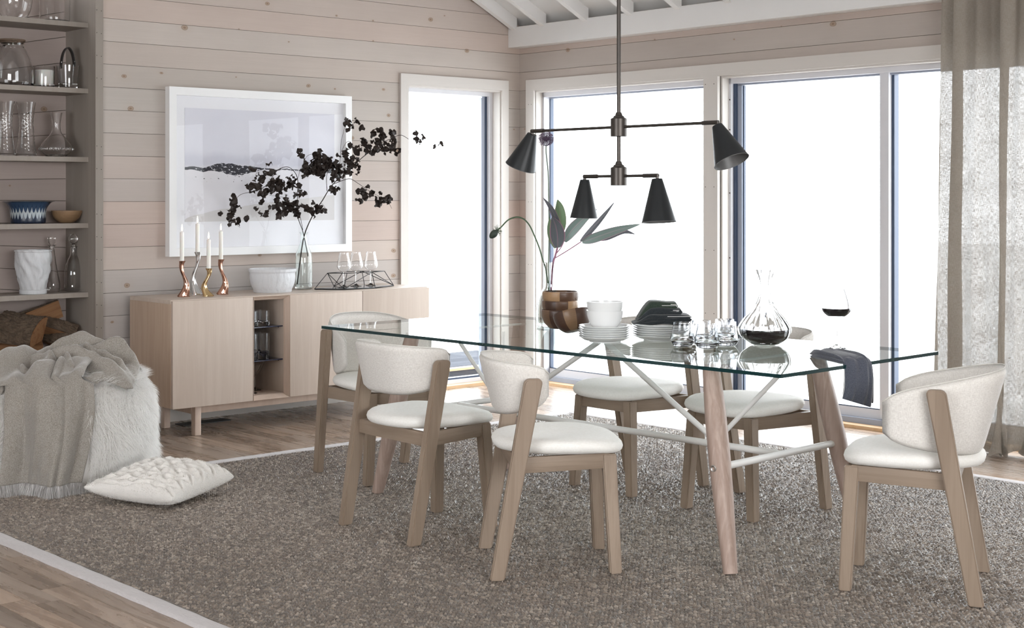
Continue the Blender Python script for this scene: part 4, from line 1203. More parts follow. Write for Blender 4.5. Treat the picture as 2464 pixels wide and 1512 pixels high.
MB().tube([(0, -yc, zc), (0, yc, zc)], .0135, 14).build('stretcher', M['whitemetal'], table, smooth='auto')
for s_ in (-1, 1):
    MB().tube([(0, s_ * .60, zc + .012), (0, s_ * .02, TZ - .02)], .0115, 12).build('brace', M['whitemetal'], table, smooth='auto')
    MB().tube([(0, s_ * .60, zc + .012), (0, s_ * .96, TZ - .02)], .0095, 12).build('brace', M['whitemetal'], table, smooth='auto')
    MB().tube([(0, s_ * .60, zc + .012), (0, s_ * .60, TZ - .016)], .0075, 10).build('post', M['whitemetal'], table, smooth='auto')
    MB().box(-.34, .34, s_ * .835 - .012, s_ * .835 + .012, TZ - .021, TZ - .0135).build('top_bar', M['whitemetal'], table, bevel=.002)

# ================================================================== CHAIRS
def make_chair(arms):
    t = empty('dining_chair')
    def taper(name, b, tp_, wb, wt, mat, bev=.004, round_top=0):
        """leg from b to tp_, section (half x, half y)"""
        m = MB(); N = 8; vs = []
        b = Vector(b); tp_ = Vector(tp_)
        for i in range(N + 1):
            f = i / N; p = b.lerp(tp_, f); hx_ = wb[0] + (wt[0] - wb[0]) * f; hy_ = wb[1] + (wt[1] - wb[1]) * f
            for sx, sy in ((-1, -1), (1, -1), (1, 1), (-1, 1)): vs.append((p.x + sx * hx_, p.y + sy * hy_, p.z))
        fs = [(i * 4 + k, i * 4 + (k + 1) % 4, i * 4 + 4 + (k + 1) % 4, i * 4 + 4 + k) for i in range(N) for k in range(4)]
        fs += [(3, 2, 1, 0), tuple(N * 4 + k for k in range(4))]
        m.add(vs, fs)
        me = bpy.data.meshes.new(name); me.from_pydata(m.v, [], m.f)
        bm = bmesh.new(); bm.from_mesh(me)
        bmesh.ops.dissolve_limit(bm, angle_limit=.01, verts=bm.verts, edges=bm.edges)
        if round_top:
            ed = [e for e in bm.edges if all(v.co.z > tp_.z - .002 for v in e.verts) and abs(e.verts[0].co.y - e.verts[1].co.y) > .01]
            bmesh.ops.bevel(bm, geom=ed, offset=round_top, segments=5, affect='EDGES', profile=.5)
        bmesh.ops.bevel(bm, geom=[e for e in bm.edges if e.calc_face_angle(0) > .5], offset=bev, segments=2, affect='EDGES', clamp_overlap=True)
        bm.to_mesh(me); bm.free()
        me.polygons.foreach_set('use_smooth', [True] * len(me.polygons)); me.set_sharp_from_angle(angle=.6)
        me.materials.append(mat)
        o = bpy.data.objects.new(name, me); COL.objects.link(o); o.parent = t
        return o
    for s_ in (-1, 1):
        taper('leg', (-.222, s_ * .234, 0), (-.095, s_ * .249, .700), (.025, .017), (.032, .017), M['chairwood'], .004, .018)
    for s_ in (-1, 1):
        taper('leg', (.205, s_ * .180, 0), (.185, s_ * .152, .420), (.021, .020), (.025, .022), M['chairwood'])
    def rail(a, b, z0, z1, th):
        a = Vector((*a, 0)); b = Vector((*b, 0)); d = (b - a); L = d.length; an = math.atan2(d.y, d.x)
        o = MB().box(0, L, -th / 2, th / 2, z0, z1).build('rail', M['chairwood_x'], t, bevel=.003)
        o.location = a; o.rotation_euler = (0, 0, an)
    for s_ in (-1, 1): rail((.185, s_ * .155), (-.155, s_ * .226), .368, .423, .022)
    rail((.190, -.15), (.190, .15), .368, .420, .022)
    rail((-.150, -.225), (-.150, .225), .368, .423, .022)
    # seat pad: rounded trapezoid, slightly dished, softly domed edge
    m = MB(); NA, NR = 56, 10; SX = -.008 if arms else .018
    def outl(a):
        c, s_ = math.cos(a), math.sin(a); n = 2.9
        r = (abs(c) ** n + abs(s_) ** n) ** (-1 / n)
        x = SX + .235 * r * c; w = .232 + .016 * (x / .235)
        if x < 0: w -= .035 * (x / .235) ** 2
        return x, w * r * s_ * 1.0
    vs = []; fs = []
    prof = [(.0, .468), (.35, .470), (.65, .475), (.84, .476), (.94, .471), (.985, .462), (1.0, .451), (.985, .439), (.95, .431), (.85, .426), (.6, .4235), (0, .4235)]
    rings = []
    for f, z in prof:
        if f == 0: rings.append([len(vs)]); vs.append((SX, 0, z)); continue
        row = []
        for k in range(NA):
            a = 2 * PI * k / NA; x, y = outl(a)
            dz = -.012 * max(0, (x - .10) / .13) * f ** 3 + .004 * (abs(y) / .23) ** 2 * f
            if z < .43: dz = min(dz, 0) * .3
            row.append(len(vs)); vs.append((SX + (x - SX) * f, y * f, z + dz))
        rings.append(row)
    for a, b in zip(rings[:-1], rings[1:]):
        for k in range(NA):
            k2 = (k + 1) % NA
            if len(a) == 1: fs.append((a[0], b[k], b[k2]))
            elif len(b) == 1: fs.append((a[k2], a[k], b[0]))
            else: fs.append((a[k], b[k], b[k2], a[k2]))
    m.add(vs, fs).build('seat', M['seatlinen'], t, smooth=True, fix=True)
    # backrest: wraparound flaring band; the two end chairs have the deeper one with long wings
    NU, NV, th = 60, 14, .0105
    if arms: XT, A0, dA, B0, dB, ZTW, ZTR, ZBW, ZBR = .078, .300, .085, .218, .014, .676, .082, .520, .055
    else: XT, A0, dA, B0, dB, ZTW, ZTR, ZBW, ZBR = -.038, .140, .080, .213, .012, .738, .022, .612, .056
    def ctr(u, v, off):
        s_ = -1 + 2 * u                       # -1 .. 1 round the back
        ang = s_ * PI / 2
        back = math.cos(ang)
        c_ = abs(math.cos(ang)) ** .80; q_ = abs(math.sin(ang)) ** .74 * (1 if ang >= 0 else -1)
        zt_ = ZTW + ZTR * c_; zb_ = ZBW - ZBR * c_ ** .8
        # rounded wing ends
        e = max(0, (abs(s_) - .83) / .17) if arms else max(0, (abs(s_) - .86) / .14)
        sq = math.sqrt(max(0, 1 - e ** 2.6))
        lo = .66 if arms else .62
        zm = (zt_ + zb_) / 2; hh = (zt_ - zb_) / 2 * (lo + (1 - lo) * sq)
        z = zm + hh * (2 * v - 1)
        fl = (z - .47) / .30                  # flare outward with height
        A = A0 + dA * fl; B = B0 + dB * fl
        x = XT - A * c_; y = B * q_
        nx, ny = -math.cos(ang) / A, math.sin(ang) / B; l = math.hypot(nx, ny); nx /= l; ny /= l
        edge = min(v, 1 - v, (1 - abs(s_)) * 4); tk = th * (1 if edge > .10 else math.sqrt(max(.0, 1 - (1 - max(edge, 0) / .10) ** 2)))
        return (x + nx * tk * off, y + ny * tk * off, z)
    m = MB()
    m.grid(lambda u, v: ctr(u, v, 1), NU, NV); m.grid(lambda u, v: ctr(1 - u, v, -1), NU, NV)
    bk = m.build('backrest', M['linen'], t, smooth=True, fix=True)
    # welt seams
    wl = MB()
    for s0 in (.27, .73):
        wl.tube([Vector(ctr(s0, v, -1.02)) for v in np.linspace(.06, .94, 10)], .0012, 5)
    wl.build('seam', M['piping'], t, smooth=True)
    tr_ = [Vector(ctr(u, 1.0, 0)) + Vector((0, 0, .0005)) for u in np.linspace(.0, 1, 60)]
    MB().tube(tr_, .0020, 6).build('piping', M['piping'], t, smooth=True)
    return t
chair = make_chair(False); arm_chair = make_chair(True)
chairs = [((3.690, 4.600), math.radians(-2), 'cream upholstered oak dining chair at the near side of the table, closer to the sideboard'),
          ((3.680, 3.845), math.radians(-36), 'cream upholstered oak dining chair at the near side, turned, middle of the foreground'),
          ((4.232, 5.590), math.radians(-100), 'cream oak dining chair at the table end in front of the sideboard'),
          ((4.943, 4.615), math.radians(180), 'cream oak dining chair on the window side, behind the plates'),
          ((4.948, 3.940), math.radians(180), 'cream oak dining chair on the window side, behind the decanter'),
          ((4.412, 2.804), math.radians(117.5), 'cream upholstered oak dining chair at the table end beside the curtain')]
for i, ((x, y), rz, lb) in enumerate(chairs):
    o = chair if i == 0 else arm_chair if i == 2 else copy_tree(arm_chair if i == 5 else chair)
    o.location = (x, y, RT); o.rotation_euler = (0, 0, rz)
    tag(o, lb, 'chair', 'dining chairs around the glass table')

# ================================================================== ON THE TABLE
ZTB = .7505
def on(px_xy, dz=0.0): return (px_xy[0], px_xy[1], ZTB + dz)
# tall vase with flowers
FV = Vector((4.600, 4.815, ZTB))
vp = sp([(.046, 0), (.060, .005), (.063, .03), (.062, .09), (.052, .135), (.036, .165), (.030, .18), (.029, .22), (.030, .285), (.034, .292)], 6)
lathe_thing('flower_vase', shell(vp, .003, .014), M['greenglass'], tuple(FV), 'tall clear bottle vase with a long neck behind the wooden bowls', 'vase')
def fp(px, py, k=0.0):     # metres relative to the vase base, in a plane facing into the room
    u = (px - 1315) * .0019; w = (788 - py) * .0019
    return Vector((.741 * u - .672 * k, -.672 * u - .741 * k, w))
t = tag(empty('drooping_flower', tuple(FV)), 'single green stem bending over to a dark drooping bud', 'flower')
pts = spline([fp(*p) for p in [(1318, 770), (1312, 697), (1305, 650), (1298, 628), (1290, 600), (1278, 570), (1266, 545), (1252, 530), (1235, 525), (1215, 532), (1198, 549), (1188, 558)]], 6)
MB().tube(pts, .0032, 8).build('stem', M['greenstem'], t, smooth=True)
bd = MB().lathe(sp([(.001, 0), (.009, .006), (.0165, .020), (.0155, .034), (.009, .047), (.001, .052)], 4), 14).build('bud', M['budgreen'], t, smooth=True, fix=True)
bd.location = fp(1190, 556); bd.rotation_euler = (Vector(fp(1168, 578)) - Vector(fp(1190, 556))).to_track_quat('Z', 'Y').to_euler()
sx_ = MB()
for k in range(40):
    d = Vector((random.gauss(0, 1), random.gauss(0, 1), random.gauss(.3, .8))).normalized()
    a = fp(1189, 558); sx_.tube([a, a + d * .012, a + d * .022 + Vector((0, 0, random.uniform(-.006, .008)))], .0007, 4)
sx_.build('whiskers', M['greenstem'], t, smooth=True)
t = tag(empty('allium_flower', tuple(FV)), 'tall thin stem topped by a round purple allium head', 'flower')
pts = spline([fp(*p, .004) for p in [(1314, 770), (1313, 690), (1312, 640), (1313, 560), (1312, 470), (1311, 420), (1306, 370), (1306, 352)]], 6)
MB().tube(pts, .0024, 8).build('stem', M['greenstem'], t, smooth=True)
c = fp(1306, 337, .004)
cen = MB().lathe(sp([(.001, -.010), (.009, -.005), (.009, .005), (.001, .010)], 3), 10).build('core', M['allium'], t, smooth=True, fix=True); cen.location = c
fl = MB()
for k in range(190):
    z = 1 - 2 * (k + .5) / 190; a = k * 2.39996; r = math.sqrt(1 - z * z); d = Vector((r * math.cos(a), r * math.sin(a), z)); L = random.uniform(.025, .034)
    fl.tube([c + d * .006, c + d * L], .0006, 4, cap=False)
    e = c + d * L; s1 = d.orthogonal().normalized(); s2 = d.cross(s1)
    for q in range(3):
        an = q * 2.1 + k; w_ = (s1 * math.cos(an) + s2 * math.sin(an))
        fl.add([e, e + w_ * .005 + d * .001, e + w_ * .003 + d * .005], [(0, 1, 2)])
fl.build('florets', M['allium'], t)['kind'] = 'stuff'
t = tag(empty('leaf_spray', tuple(FV)), 'leafy spray with broad purple-green leaves edged in pink', 'plant')
for nm, P in (('stem', [(1316, 770), (1318, 700), (1322, 640), (1328, 618), (1333, 598)]), ('stem', [(1325, 625), (1350, 610), (1372, 596), (1390, 584)]), ('stem', [(1331, 612), (1343, 596), (1350, 580)])):
    MB().tube(spline([fp(*p, .008) for p in P], 5), .0046 if P[0][1] > 700 else .0027, 7).build(nm, M['twig'] if False else M['cordy'], t, smooth=True)
def big_leaf(P, wpx, mat, k0, twist=0.0):
    q = spline([fp(*p, k0 + .01 * i) for i, p in enumerate(P)], 6); n = len(q) - 1
    view = Vector((.672, .741, 0))
    m = MB(); NU = 6
    def f(u, v):
        i = min(int(v * n), n - 1); fr_ = v * n - i; p = q[i].lerp(q[i + 1], fr_)
        d = (q[i + 1] - q[i]).normalized(); sd = d.cross(view).normalized()
        sd = (sd * math.cos(twist) + view * math.sin(twist))
        w = wpx * .0019 * .5 * max(math.sin(PI * min(v * .94 + .05, 1)) ** .75 * (1.25 - .55 * v), .01)
        if v >= 1: w = .0003
        s_ = (u - .5) * 2
        return p + sd * w * s_ - view * (abs(s_) * w * .35)
    m.grid(f, NU, 18); o = m.build('leaf', mat, t, smooth=True, uv=True)
    return o
big_leaf([(1340, 562), (1333, 540), (1318, 505), (1298, 478)], 15, M['cordy'], .02)
big_leaf([(1336, 575), (1340, 540), (1338, 505), (1333, 482)], 29, M['cordygreen'], -.01)
big_leaf([(1333, 598), (1333, 572), (1328, 545), (1319, 524)], 36, M['cordy'], .03)
big_leaf([(1329, 600), (1320, 575), (1315, 550), (1314, 525)], 20, M['cordygreen'], .0, .5)
big_leaf([(1350, 584), (1368, 556), (1394, 530), (1428, 505)], 28, M['cordyteal'], .01)
big_leaf([(1388, 583), (1410, 560), (1440, 525), (1470, 487)], 15, M['cordy'], .015, .5)
big_leaf([(1392, 585), (1420, 575), (1475, 556), (1532, 541)], 24, M['cordyteal'], .02)
big_leaf([(1425, 578), (1450, 574), (1490, 560), (1520, 566)], 15, M['cordy'], -.01)

# wooden bowls
def wbowl(name='wooden_bowl'):
    pr = shell(sp([(.034, 0), (.048, .004), (.070, .026), (.081, .055), (.083, .078), (.081, .086)], 5), .0055, .010)
    return MB().lathe(pr, 44).build(name, M['acacia'], None, smooth='auto', fix=True)
b0 = wbowl()
lbs = ['brown wooden bowl of glued staves at the bottom of the stack of three', 'brown wooden bowl of glued staves in the middle of the stack of three', 'brown wooden bowl of glued staves topmost in the stack of three']
for i in range(3):
    o = b0 if i == 0 else b0.copy()
    if i: COL.objects.link(o)
    o.location = (4.565 + .003 * i, 4.715, ZTB + .0405 * i); o.rotation_euler = (0, 0, 1.1 + 2.0 * i + (.65 if i == 2 else 0))
    tag(o, lbs[i], 'bowl', 'wooden bowls on the table')
o = b0.copy(); COL.objects.link(o); o.location = (4.452, 4.500, ZTB + .010); o.rotation_euler = (Vector((.672, .741, 0)) * .26 - Vector((.741, -.672, 0)) * .20 + Vector((0, 0, 1))).to_track_quat('Z', 'Y').to_euler()
tag(o, 'brown wooden bowl of glued staves tipped on its side against the white bowls', 'bowl', 'wooden bowls on the table')

# plates and white bowls
def plate(r, name='plate'):
    prof = [(0, .003), (r * .55, .003), (r * .56, 0), (r * .60, 0), (r * .62, .004), (r * .80, .009), (r * .97, .0205), (r, .0225), (r * 1.0, .0240), (r * .975, .0240), (r * .80, .0135), (r * .60, .0075), (0, .0065)]
    return MB().lathe(prof, 60).build(name, M['porcelain'], None, smooth='auto', fix=True)
def stack(proto, x, y, n, dz, labels, group, cat):
    for i in range(n):
        o = proto if i == 0 else proto.copy()
        if i: COL.objects.link(o)
        o.location = (x + random.uniform(-.001, .001), y + random.uniform(-.001, .001), ZTB + dz * i)
        tag(o, labels(i), cat, group)
ordn = ['bottom', 'second from the bottom', 'third from the bottom', 'third from the top', 'second from the top', 'topmost']
PA = (4.290, 4.165); PB = (4.520, 4.060)
stack(plate(.107, 'side_plate'), *PA, 6, .0088, lambda i: 'white porcelain side plate under the white bowls, %s in its stack' % ordn[i], 'white side plates under the bowls', 'plate')
stack(plate(.126, 'dinner_plate'), *PB, 6, .0088, lambda i: 'white porcelain dinner plate under the dark napkins, %s in its stack' % ordn[i], 'white dinner plates under the napkins', 'plate')
pr = shell(sp([(.036, 0), (.044, .003), (.060, .022), (.071, .050), (.075, .078)], 5), .0035, .007)
w0 = MB().lathe(pr, 48).build('white_bowl', M['porcelain'], None, smooth='auto', fix=True)
for i, lb in enumerate(('white porcelain bowl resting on the side plates, lower of two', 'white porcelain bowl nested on top of another white bowl')):
    o = w0 if i == 0 else w0.copy()
    if i: COL.objects.link(o)
    o.location = (PA[0], PA[1], ZTB + .0088 * 5 + .0068 + .036 * i); tag(o, lb, 'bowl', 'white bowls on the side plates')

# folded napkins on the dinner plates
def sm(x): x = min(max(x, 0), 1); return x * x * (3 - 2 * x)
zp = ZTB + .0088 * 5 + .0245
RDIR = math.atan2(-.672, .741)
def folded(mat, x0, x1, za, zb, W, layers, label, seed, yoff=0.0):
    """cloth folded into a pad; its layers converge to the left where the pile was pinched"""
    t = tag(empty('napkin', (PB[0], PB[1], zp), RDIR), label, 'napkin', 'dark napkins on the dinner plates')
    R_ = random.Random(seed); body = MB(); N, K = 28, 24; th = (zb - za) / layers
    def lift(x, z):
        k = sm((x + .124) / .080); return z * (.16 + .84 * k)
    for j in range(layers):
        dx = R_.uniform(-.004, .004); dw = R_.uniform(-.004, .002); zc = za + th * (j + .5)
        def f(u, v):
            a = 2 * PI * u; ca, sa = math.cos(a), math.sin(a)
            yy = (W / 2 + dw) * abs(ca) ** .30 * (1 if ca > 0 else -1)
            x = x0 + (x1 + dx - x0) * v
            end = math.sqrt(min(1, v * 9 + .02, (1 - v) * 16 + .02))
            hh = th * .74 * abs(sa) ** .7 * (1 if sa > 0 else -1) * end
            return (x, yoff + yy * (.86 + .14 * end), lift(x, zc + hh + .0015 * math.sin(x * 55 + j * 2 + seed) + .0012 * math.sin(yy * 90 + x * 30)))
        body.grid(f, N, K, closed_u=True)
        a0 = len(body.v) - N * (K + 1)
        body.f.append(tuple(range(a0, a0 + N))[::-1]); body.f.append(tuple(range(a0 + N * K, a0 + N * K + N)))
    body.build('cloth', mat, t, smooth='auto')
    ed = MB(); y = yoff - W / 2 - .0005
    for k, z in enumerate((za + th * (layers - .4), za + th * .8)):
        xa = x0 + (x1 - x0) * (.58 + .22 * k)
        pts = [(x, y, lift(x, z)) for x in np.linspace(xa, x1 - .012, 6)] + [(x1 - .001, y + .012, lift(x1, z - th * .5)), (x1 - .002, y + .02, lift(x1, z - th))]
        ed.tube(spline(pts, 4), .0011, 5)
    ed.build('piping', M['whitemetal'], t, smooth=True)
    return t
folded(M['napkin'], -.122, .118, .000,   .038, .125, 3, 'black linen napkin with white piping, lowest on the dinner plates', 1)
folded(M['napkin'], -.105, .078, .037, .062, .115, 1, 'charcoal napkin in the middle of the pile on the dinner plates', 2, .01)
folded(M['napgreen'], -.100, .066, .061, .086, .110, 1, 'dark green napkin on top of the pile on the dinner plates', 3, .015)

# rounded tumblers
tp_ = [(0, 0)] + sp([(.022, 0), (.036, .004), (.0475, .022), (.0485, .035), (.0435, .055), (.0385, .080), (.0375, .096)], 5) + [(.0362, .0965), (.0370, .080), (.0420, .055), (.0465, .036), (.0445, .024), (.032, .014), (0, .012)]
tb = MB().lathe(tp_, 40).build('tumbler', M['clear2'], None, smooth='auto', fix=True)
for i, ((x, y), lb) in enumerate([((4.378, 3.822), 'rounded clear tumbler nearest the dark napkins'), ((4.400, 3.716), 'rounded clear tumbler at the front of the group, centre'), ((4.528, 3.722), 'rounded clear tumbler nearest the decanter'),
                                  ((4.500, 3.830), 'rounded clear tumbler half hidden behind the front middle one'), ((4.610, 3.800), 'rounded clear tumbler at the back of the group of five')]):
    o = tb if i == 0 else tb.copy()
    if i: COL.objects.link(o)
    o.location = (x, y, ZTB); tag(o, lb, 'glass', 'rounded tumblers on the table')

# decanter with wine
t = tag(empty('decanter', (4.677, 3.648, ZTB)), 'ribbed crystal decanter with dark red wine in its wide base', 'decanter')
dp = sp([(.040, 0), (.060, .006), (.092, .030), (.1045, .058), (.100, .078), (.078, .110), (.046, .145), (.028, .180), (.022, .215), (.025, .255), (.040, .302)], 7)
rib = lambda a, z, j: 1 + (.040 * math.cos(11 * a + z * 4) * (math.exp(-((z - .10) / .075) ** 2) + 1.0 * (z > .16)) if j <= len(dp) else 0)
MB().lathe(shell(dp, .0052, .009), 96, mod=rib).build('body', M['clear'], t, smooth='auto', fix=True)
lp = [(0, .0095)] + [(r - .0056, z) for r, z in dp if .011 < z < .064] + [(0, .064)]
MB().lathe(lp, 64).build('wine', M['wine'], t, smooth='auto', fix=True)
# wine glass with wine
gb = sp([(.006, .118), (.030, .124), (.050, .140), (.0575, .160), (.052, .190), (.040, .228), (.0385, .236)], 6)
o = stem_glass(gb, .118, .040, 'wine_glass', (4.772, 3.372, ZTB), 'large wine glass half filled with red wine at the table end', cat='glass', n=48)
wl = [(0, .1265)] + [(r - .0024, z) for r, z in gb if .1265 < z < .158] + [(.0545, .158), (0, .158)]
MB().lathe(wl, 40).build('wine', M['wine'], o, smooth='auto', fix=True)

# slate napkin hanging over the end of the table
t = tag(empty('napkin', (4.40, 3.10, ZTB)), 'slate-blue linen napkin draped over the end of the glass table', 'napkin')
def hang(px_off, zoff, sc_w, name, seed, cut=0.0):
    # path: lies on the glass, rolls over the end edge and hangs
    P = [(.125, .165, .008), (.06, .09, .020), (.03, .03, .022), (.0, -.045, .020), (-.008, -.082, .006), (-.012, -.094, -.04), (-.020, -.100, -.085), (-.030, -.104, -.122)]
    if cut: P = [(x + px_off * 1.6, y + px_off, z - .010 if i < 4 else z) for i, (x, y, z) in enumerate(P)]; P[-1] = (P[-1][0], P[-1][1] + .006, -.135)
    q = spline([Vector(p) for p in P], 6); n = len(q) - 1
    N, Kk = 40, len(q) - 1
    def f(u, v):
        i = min(int(v * n), n - 1); fr_ = v * n - i; p = q[i].lerp(q[i + 1], fr_)
        a = 2 * PI * u; W = (.052 + .012 * v) * sc_w; T_ = .012 - .001 * v
        side = Vector((.93, -.36, 0)) * (1 if v < .6 else 1)
        d = (q[i + 1] - q[i]).normalized(); up = side.cross(d).normalized()
        if up.z < -.1 or (abs(up.z) < .3 and up.y > 0): up = -up
        cc = math.cos(a); ss = math.sin(a)
        s1 = abs(cc) ** .6 * (1 if cc > 0 else -1); s2 = abs(ss) ** .8 * (1 if ss > 0 else -1)
        wr = .0035 * math.sin(s1 * 7 + seed + v * 4) + .002 * math.sin(s1 * 15 + v * 9)
        e = math.sqrt(min(1, (v + .01) * 14, (1.01 - v) * 14))
        z_add = Vector((0, 0, -.018 * max(0, v - .85) / .15 * s1))
        return p + side * (s1 * W) + up * ((s2 * T_ * e) + wr * (1 if s2 > 0 else .3)) + z_add
    m = MB(); m.grid(f, N, Kk * 1, closed_u=True)
    m.f.append(tuple(range(N))[::-1]); m.f.append(tuple(N * Kk + k for k in range(N)))
    m.build(name, M['napblue'], t, smooth='auto')
    pp = MB()
    for uu in (.0, .5):
        pp.tube([Vector(f(uu, v)) for v in np.linspace(.62, .99, 12)], .0012, 5)
    pp.tube([Vector(f(u, .985)) for u in np.linspace(.5, 1.0, 16)], .0014, 5)
    pp.build('piping', M['whitemetal'], t, smooth=True)
hang(-.006, .004, .92, 'fold', 2.2, .16)
hang(0, 0, 1.0, 'cloth', 1.0)

# ================================================================== CHANDELIER
t = tag(empty('chandelier', (4.425, 4.215, 1.43)), 'dark bronze two-tier chandelier with four black cone shades', 'chandelier')
ZU, ZL = .205, .0
def roofz(x): return 2.53 + SL * (7.05 - x)
MB().tube([(0, 0, ZU + .05), (0, 0, roofz(4.425) + .03 - 1.43)], .0085, 12).build('rod', M['bronze'], t, smooth='auto')
MB().tube([(0, 0, ZL + .03), (0, 0, ZU - .03)], .0085, 12).build('rod', M['bronze'], t, smooth='auto')
for z in (ZU, ZL):
    MB().lathe([(0, -.040), (.033, -.040), (.0345, -.038), (.0345, .034), (.032, .036), (.024, .040), (.021, .046), (.016, .048), (.014, .054), (.011, .062), (0, .062)], 28).build('hub', M['bronze'], t, smooth='auto', loc=(0, 0, z))
def arm(z, L, s_, tilt, ln=.165, rt=.021, rb=.0705):
    a = MB().tube([(0, s_ * .03, 0), (0, s_ * L, 0)], .0062, 10).tube([(0, s_ * (L - .075), 0), (0, s_ * (L + .005), 0)], .0088, 12)
    a.tube([(0, s_ * L, .004), (0, s_ * (L + .002), -.020)], .0070, 10)
    ao = a.build('arm', M['bronze'], t, smooth='auto'); ao.location = (0, 0, z)
    sh = MB().lathe([(0, 0), (rt, -.001), (rt + .001, -.003), (rb, -ln), (rb - .0012, -ln - .0005)], 44).build('shade', M['blackshade'], t, smooth='auto')
    li = MB().lathe([(rb - .0014, -ln + .0002), (rt - .001, -.006), (0, -.006)], 44).build('shade_lining', M['shadein'], sh, smooth='auto')
    rm = MB().tube([(rb * math.cos(q), rb * math.sin(q), -ln) for q in np.linspace(0, 2 * PI, 45)], .0011, 5).build('rim', M['shadein'], sh, smooth=True)
    sh.location = (0, s_ * L, z - .012)
    sh.rotation_euler = tilt
arm(ZU, .530, 1, (math.radians(24), math.radians(4), 0), .160)
arm(ZU, .530, -1, (math.radians(-27), math.radians(0), 0), .160)
arm(ZL, .200, 1, (math.radians(2), 0, 0), .165, .019, .060)
arm(ZL, .215, -1, (math.radians(-5), math.radians(2), 0), .178)

# ================================================================== CURTAINS
def curtain(name, path, label, ztop=2.47, pool=True):
    P = spline([(*p, 0) for p in path], 10); n = len(P) - 1
    cum = [0]
    for a, b in zip(P[:-1], P[1:]): cum.append(cum[-1] + (b - a).length)
    Lc = cum[-1]
    NV = 60; m = MB(); vs = []; uv = []
    for j in range(NV + 1):
        v = j / NV; z = ztop * v
        for i, p in enumerate(P):
            s_ = cum[i]; low = max(0, 1 - z / .28)
            y = p.y + .045 * (1 - v) * math.sin(1.3 * i * .12) * .5 + .035 * low ** 2 * math.sin(i * .5)
            x = p.x + .012 * math.sin(z * 5 + i * .35) * (1 - v) - .05 * low ** 2 * (.5 + .5 * math.sin(i * .37))
            y += (1 - v) * .035                   # widens a little toward the floor
            vs.append((x, y, max(z, .004 + .012 * (1 + math.sin(i * .8))) if low > 0 else z)); uv.append((s_, z))
    w = n + 1
    fs = [(j * w + i, j * w + i + 1, (j + 1) * w + i + 1, (j + 1) * w + i) for j in range(NV) for i in range(n)]
    m.add(vs, fs); m.guv = uv
    o = m.build(name, M['curtain'], None, smooth=True, uv=True)
    tag(o, label, 'curtain')
    return o
curtain('curtain', [(7.02, 4.28), (6.99, 4.25), (7.00, 4.20), (7.02, 4.155), (6.985, 4.135), (6.93, 4.15), (6.915, 4.125), (6.935, 4.09), (6.985, 4.075), (7.03, 4.065), (7.035, 4.02), (7.015, 3.97), (7.03, 3.92),
                    (7.035, 3.885), (6.99, 3.87), (6.93, 3.885), (6.91, 3.85), (6.93, 3.80), (6.99, 3.80), (7.03, 3.77), (7.02, 3.70), (6.95, 3.68), (6.93, 3.63), (6.99, 3.60), (7.03, 3.55)],
        'full-length open-weave beige linen curtain pooling on the floor')
tag(MB().tube([(6.99, 2.3, 2.478), (6.99, 4.42, 2.478)], .011, 12).build('curtain_rod', M['bronze'], None, smooth='auto'), 'dark rod above the window that carries the linen curtain', 'rod')

# ================================================================== OTTOMAN, THROW, PILLOW
OC = Vector((3.080, 6.534, RT)); OR, OH = .385, .490
def ott_pt(a, f):
    """f 0..1 up the side then over the top"""
    # profile: slightly bulging drum with soft shoulders
    pr = [(.0, .90, .0), (.08, .985, .02), (.30, 1.0, .30), (.55, .995, .62), (.70, .965, .82), (.80, .90, .93), (.88, .76, .985), (.94, .50, 1.0), (1.0, .0, 1.005)]
    for (f0, r0, z0), (f1, r1, z1) in zip(pr[:-1], pr[1:]):
        if f <= f1 + 1e-9:
            k = (f - f0) / (f1 - f0); return (r0 + (r1 - r0) * k) * OR, (z0 + (z1 - z0) * k) * OH
ott = tag(empty('ottoman', tuple(OC)), 'round white long-haired fur ottoman beside the bookcase', 'ottoman')
prof = [ott_pt(0, f) for f in np.linspace(0, 1, 30)]
body = MB().lathe([(0, 0)] + prof, 64).build('cushion', M['furbase'], ott, smooth=True, fix=True)
def vis(c):
    # no long hair where the throw presses on it
    a = np.arctan2(c[:, 0] * .80 - c[:, 1] * .60, -c[:, 0] * .60 - c[:, 1] * .80)
    hid = (a > -.50) & (a < .44) & (c[:, 2] > .05) & (np.hypot(c[:, 0], c[:, 1]) > .22)
    return np.where(hid, .0, 1.0)
def vis_old(c):
    return np.where(c[:, 0] * .741 * -1 - c[:, 1] * .4 > -.6, 1.0, 1.0) * np.where(c[:, 2] > .01, 1, .3)
p, q = sample_mesh(body, 120000, 3, vis)
if (q * (p - np.array([0, 0, .25]))).sum(1).mean() < 0: q = -q
cl = np.sin(p[:, 0] * 38 + 2 * np.sin(p[:, 2] * 22)) * .35 + np.sin(p[:, 1] * 41 + p[:, 2] * 17) * .35
dirs = np.stack([cl * .6, -cl * .5, -np.ones(len(p))], 1)
topm = (p[:, 2] > OH * .93)
rad = p.copy(); rad[:, 2] = 0; rad /= np.linalg.norm(rad, axis=1, keepdims=True) + 1e-6
dirs[topm] = rad[topm] * .9 + np.stack([cl, cl, 0 * cl], 1)[topm] * .5
dirs /= np.linalg.norm(dirs, axis=1, keepdims=True)
strands('fur', p, q, M['fur'], ott, .062, .0009, .78, .17, 5, dirs=dirs)

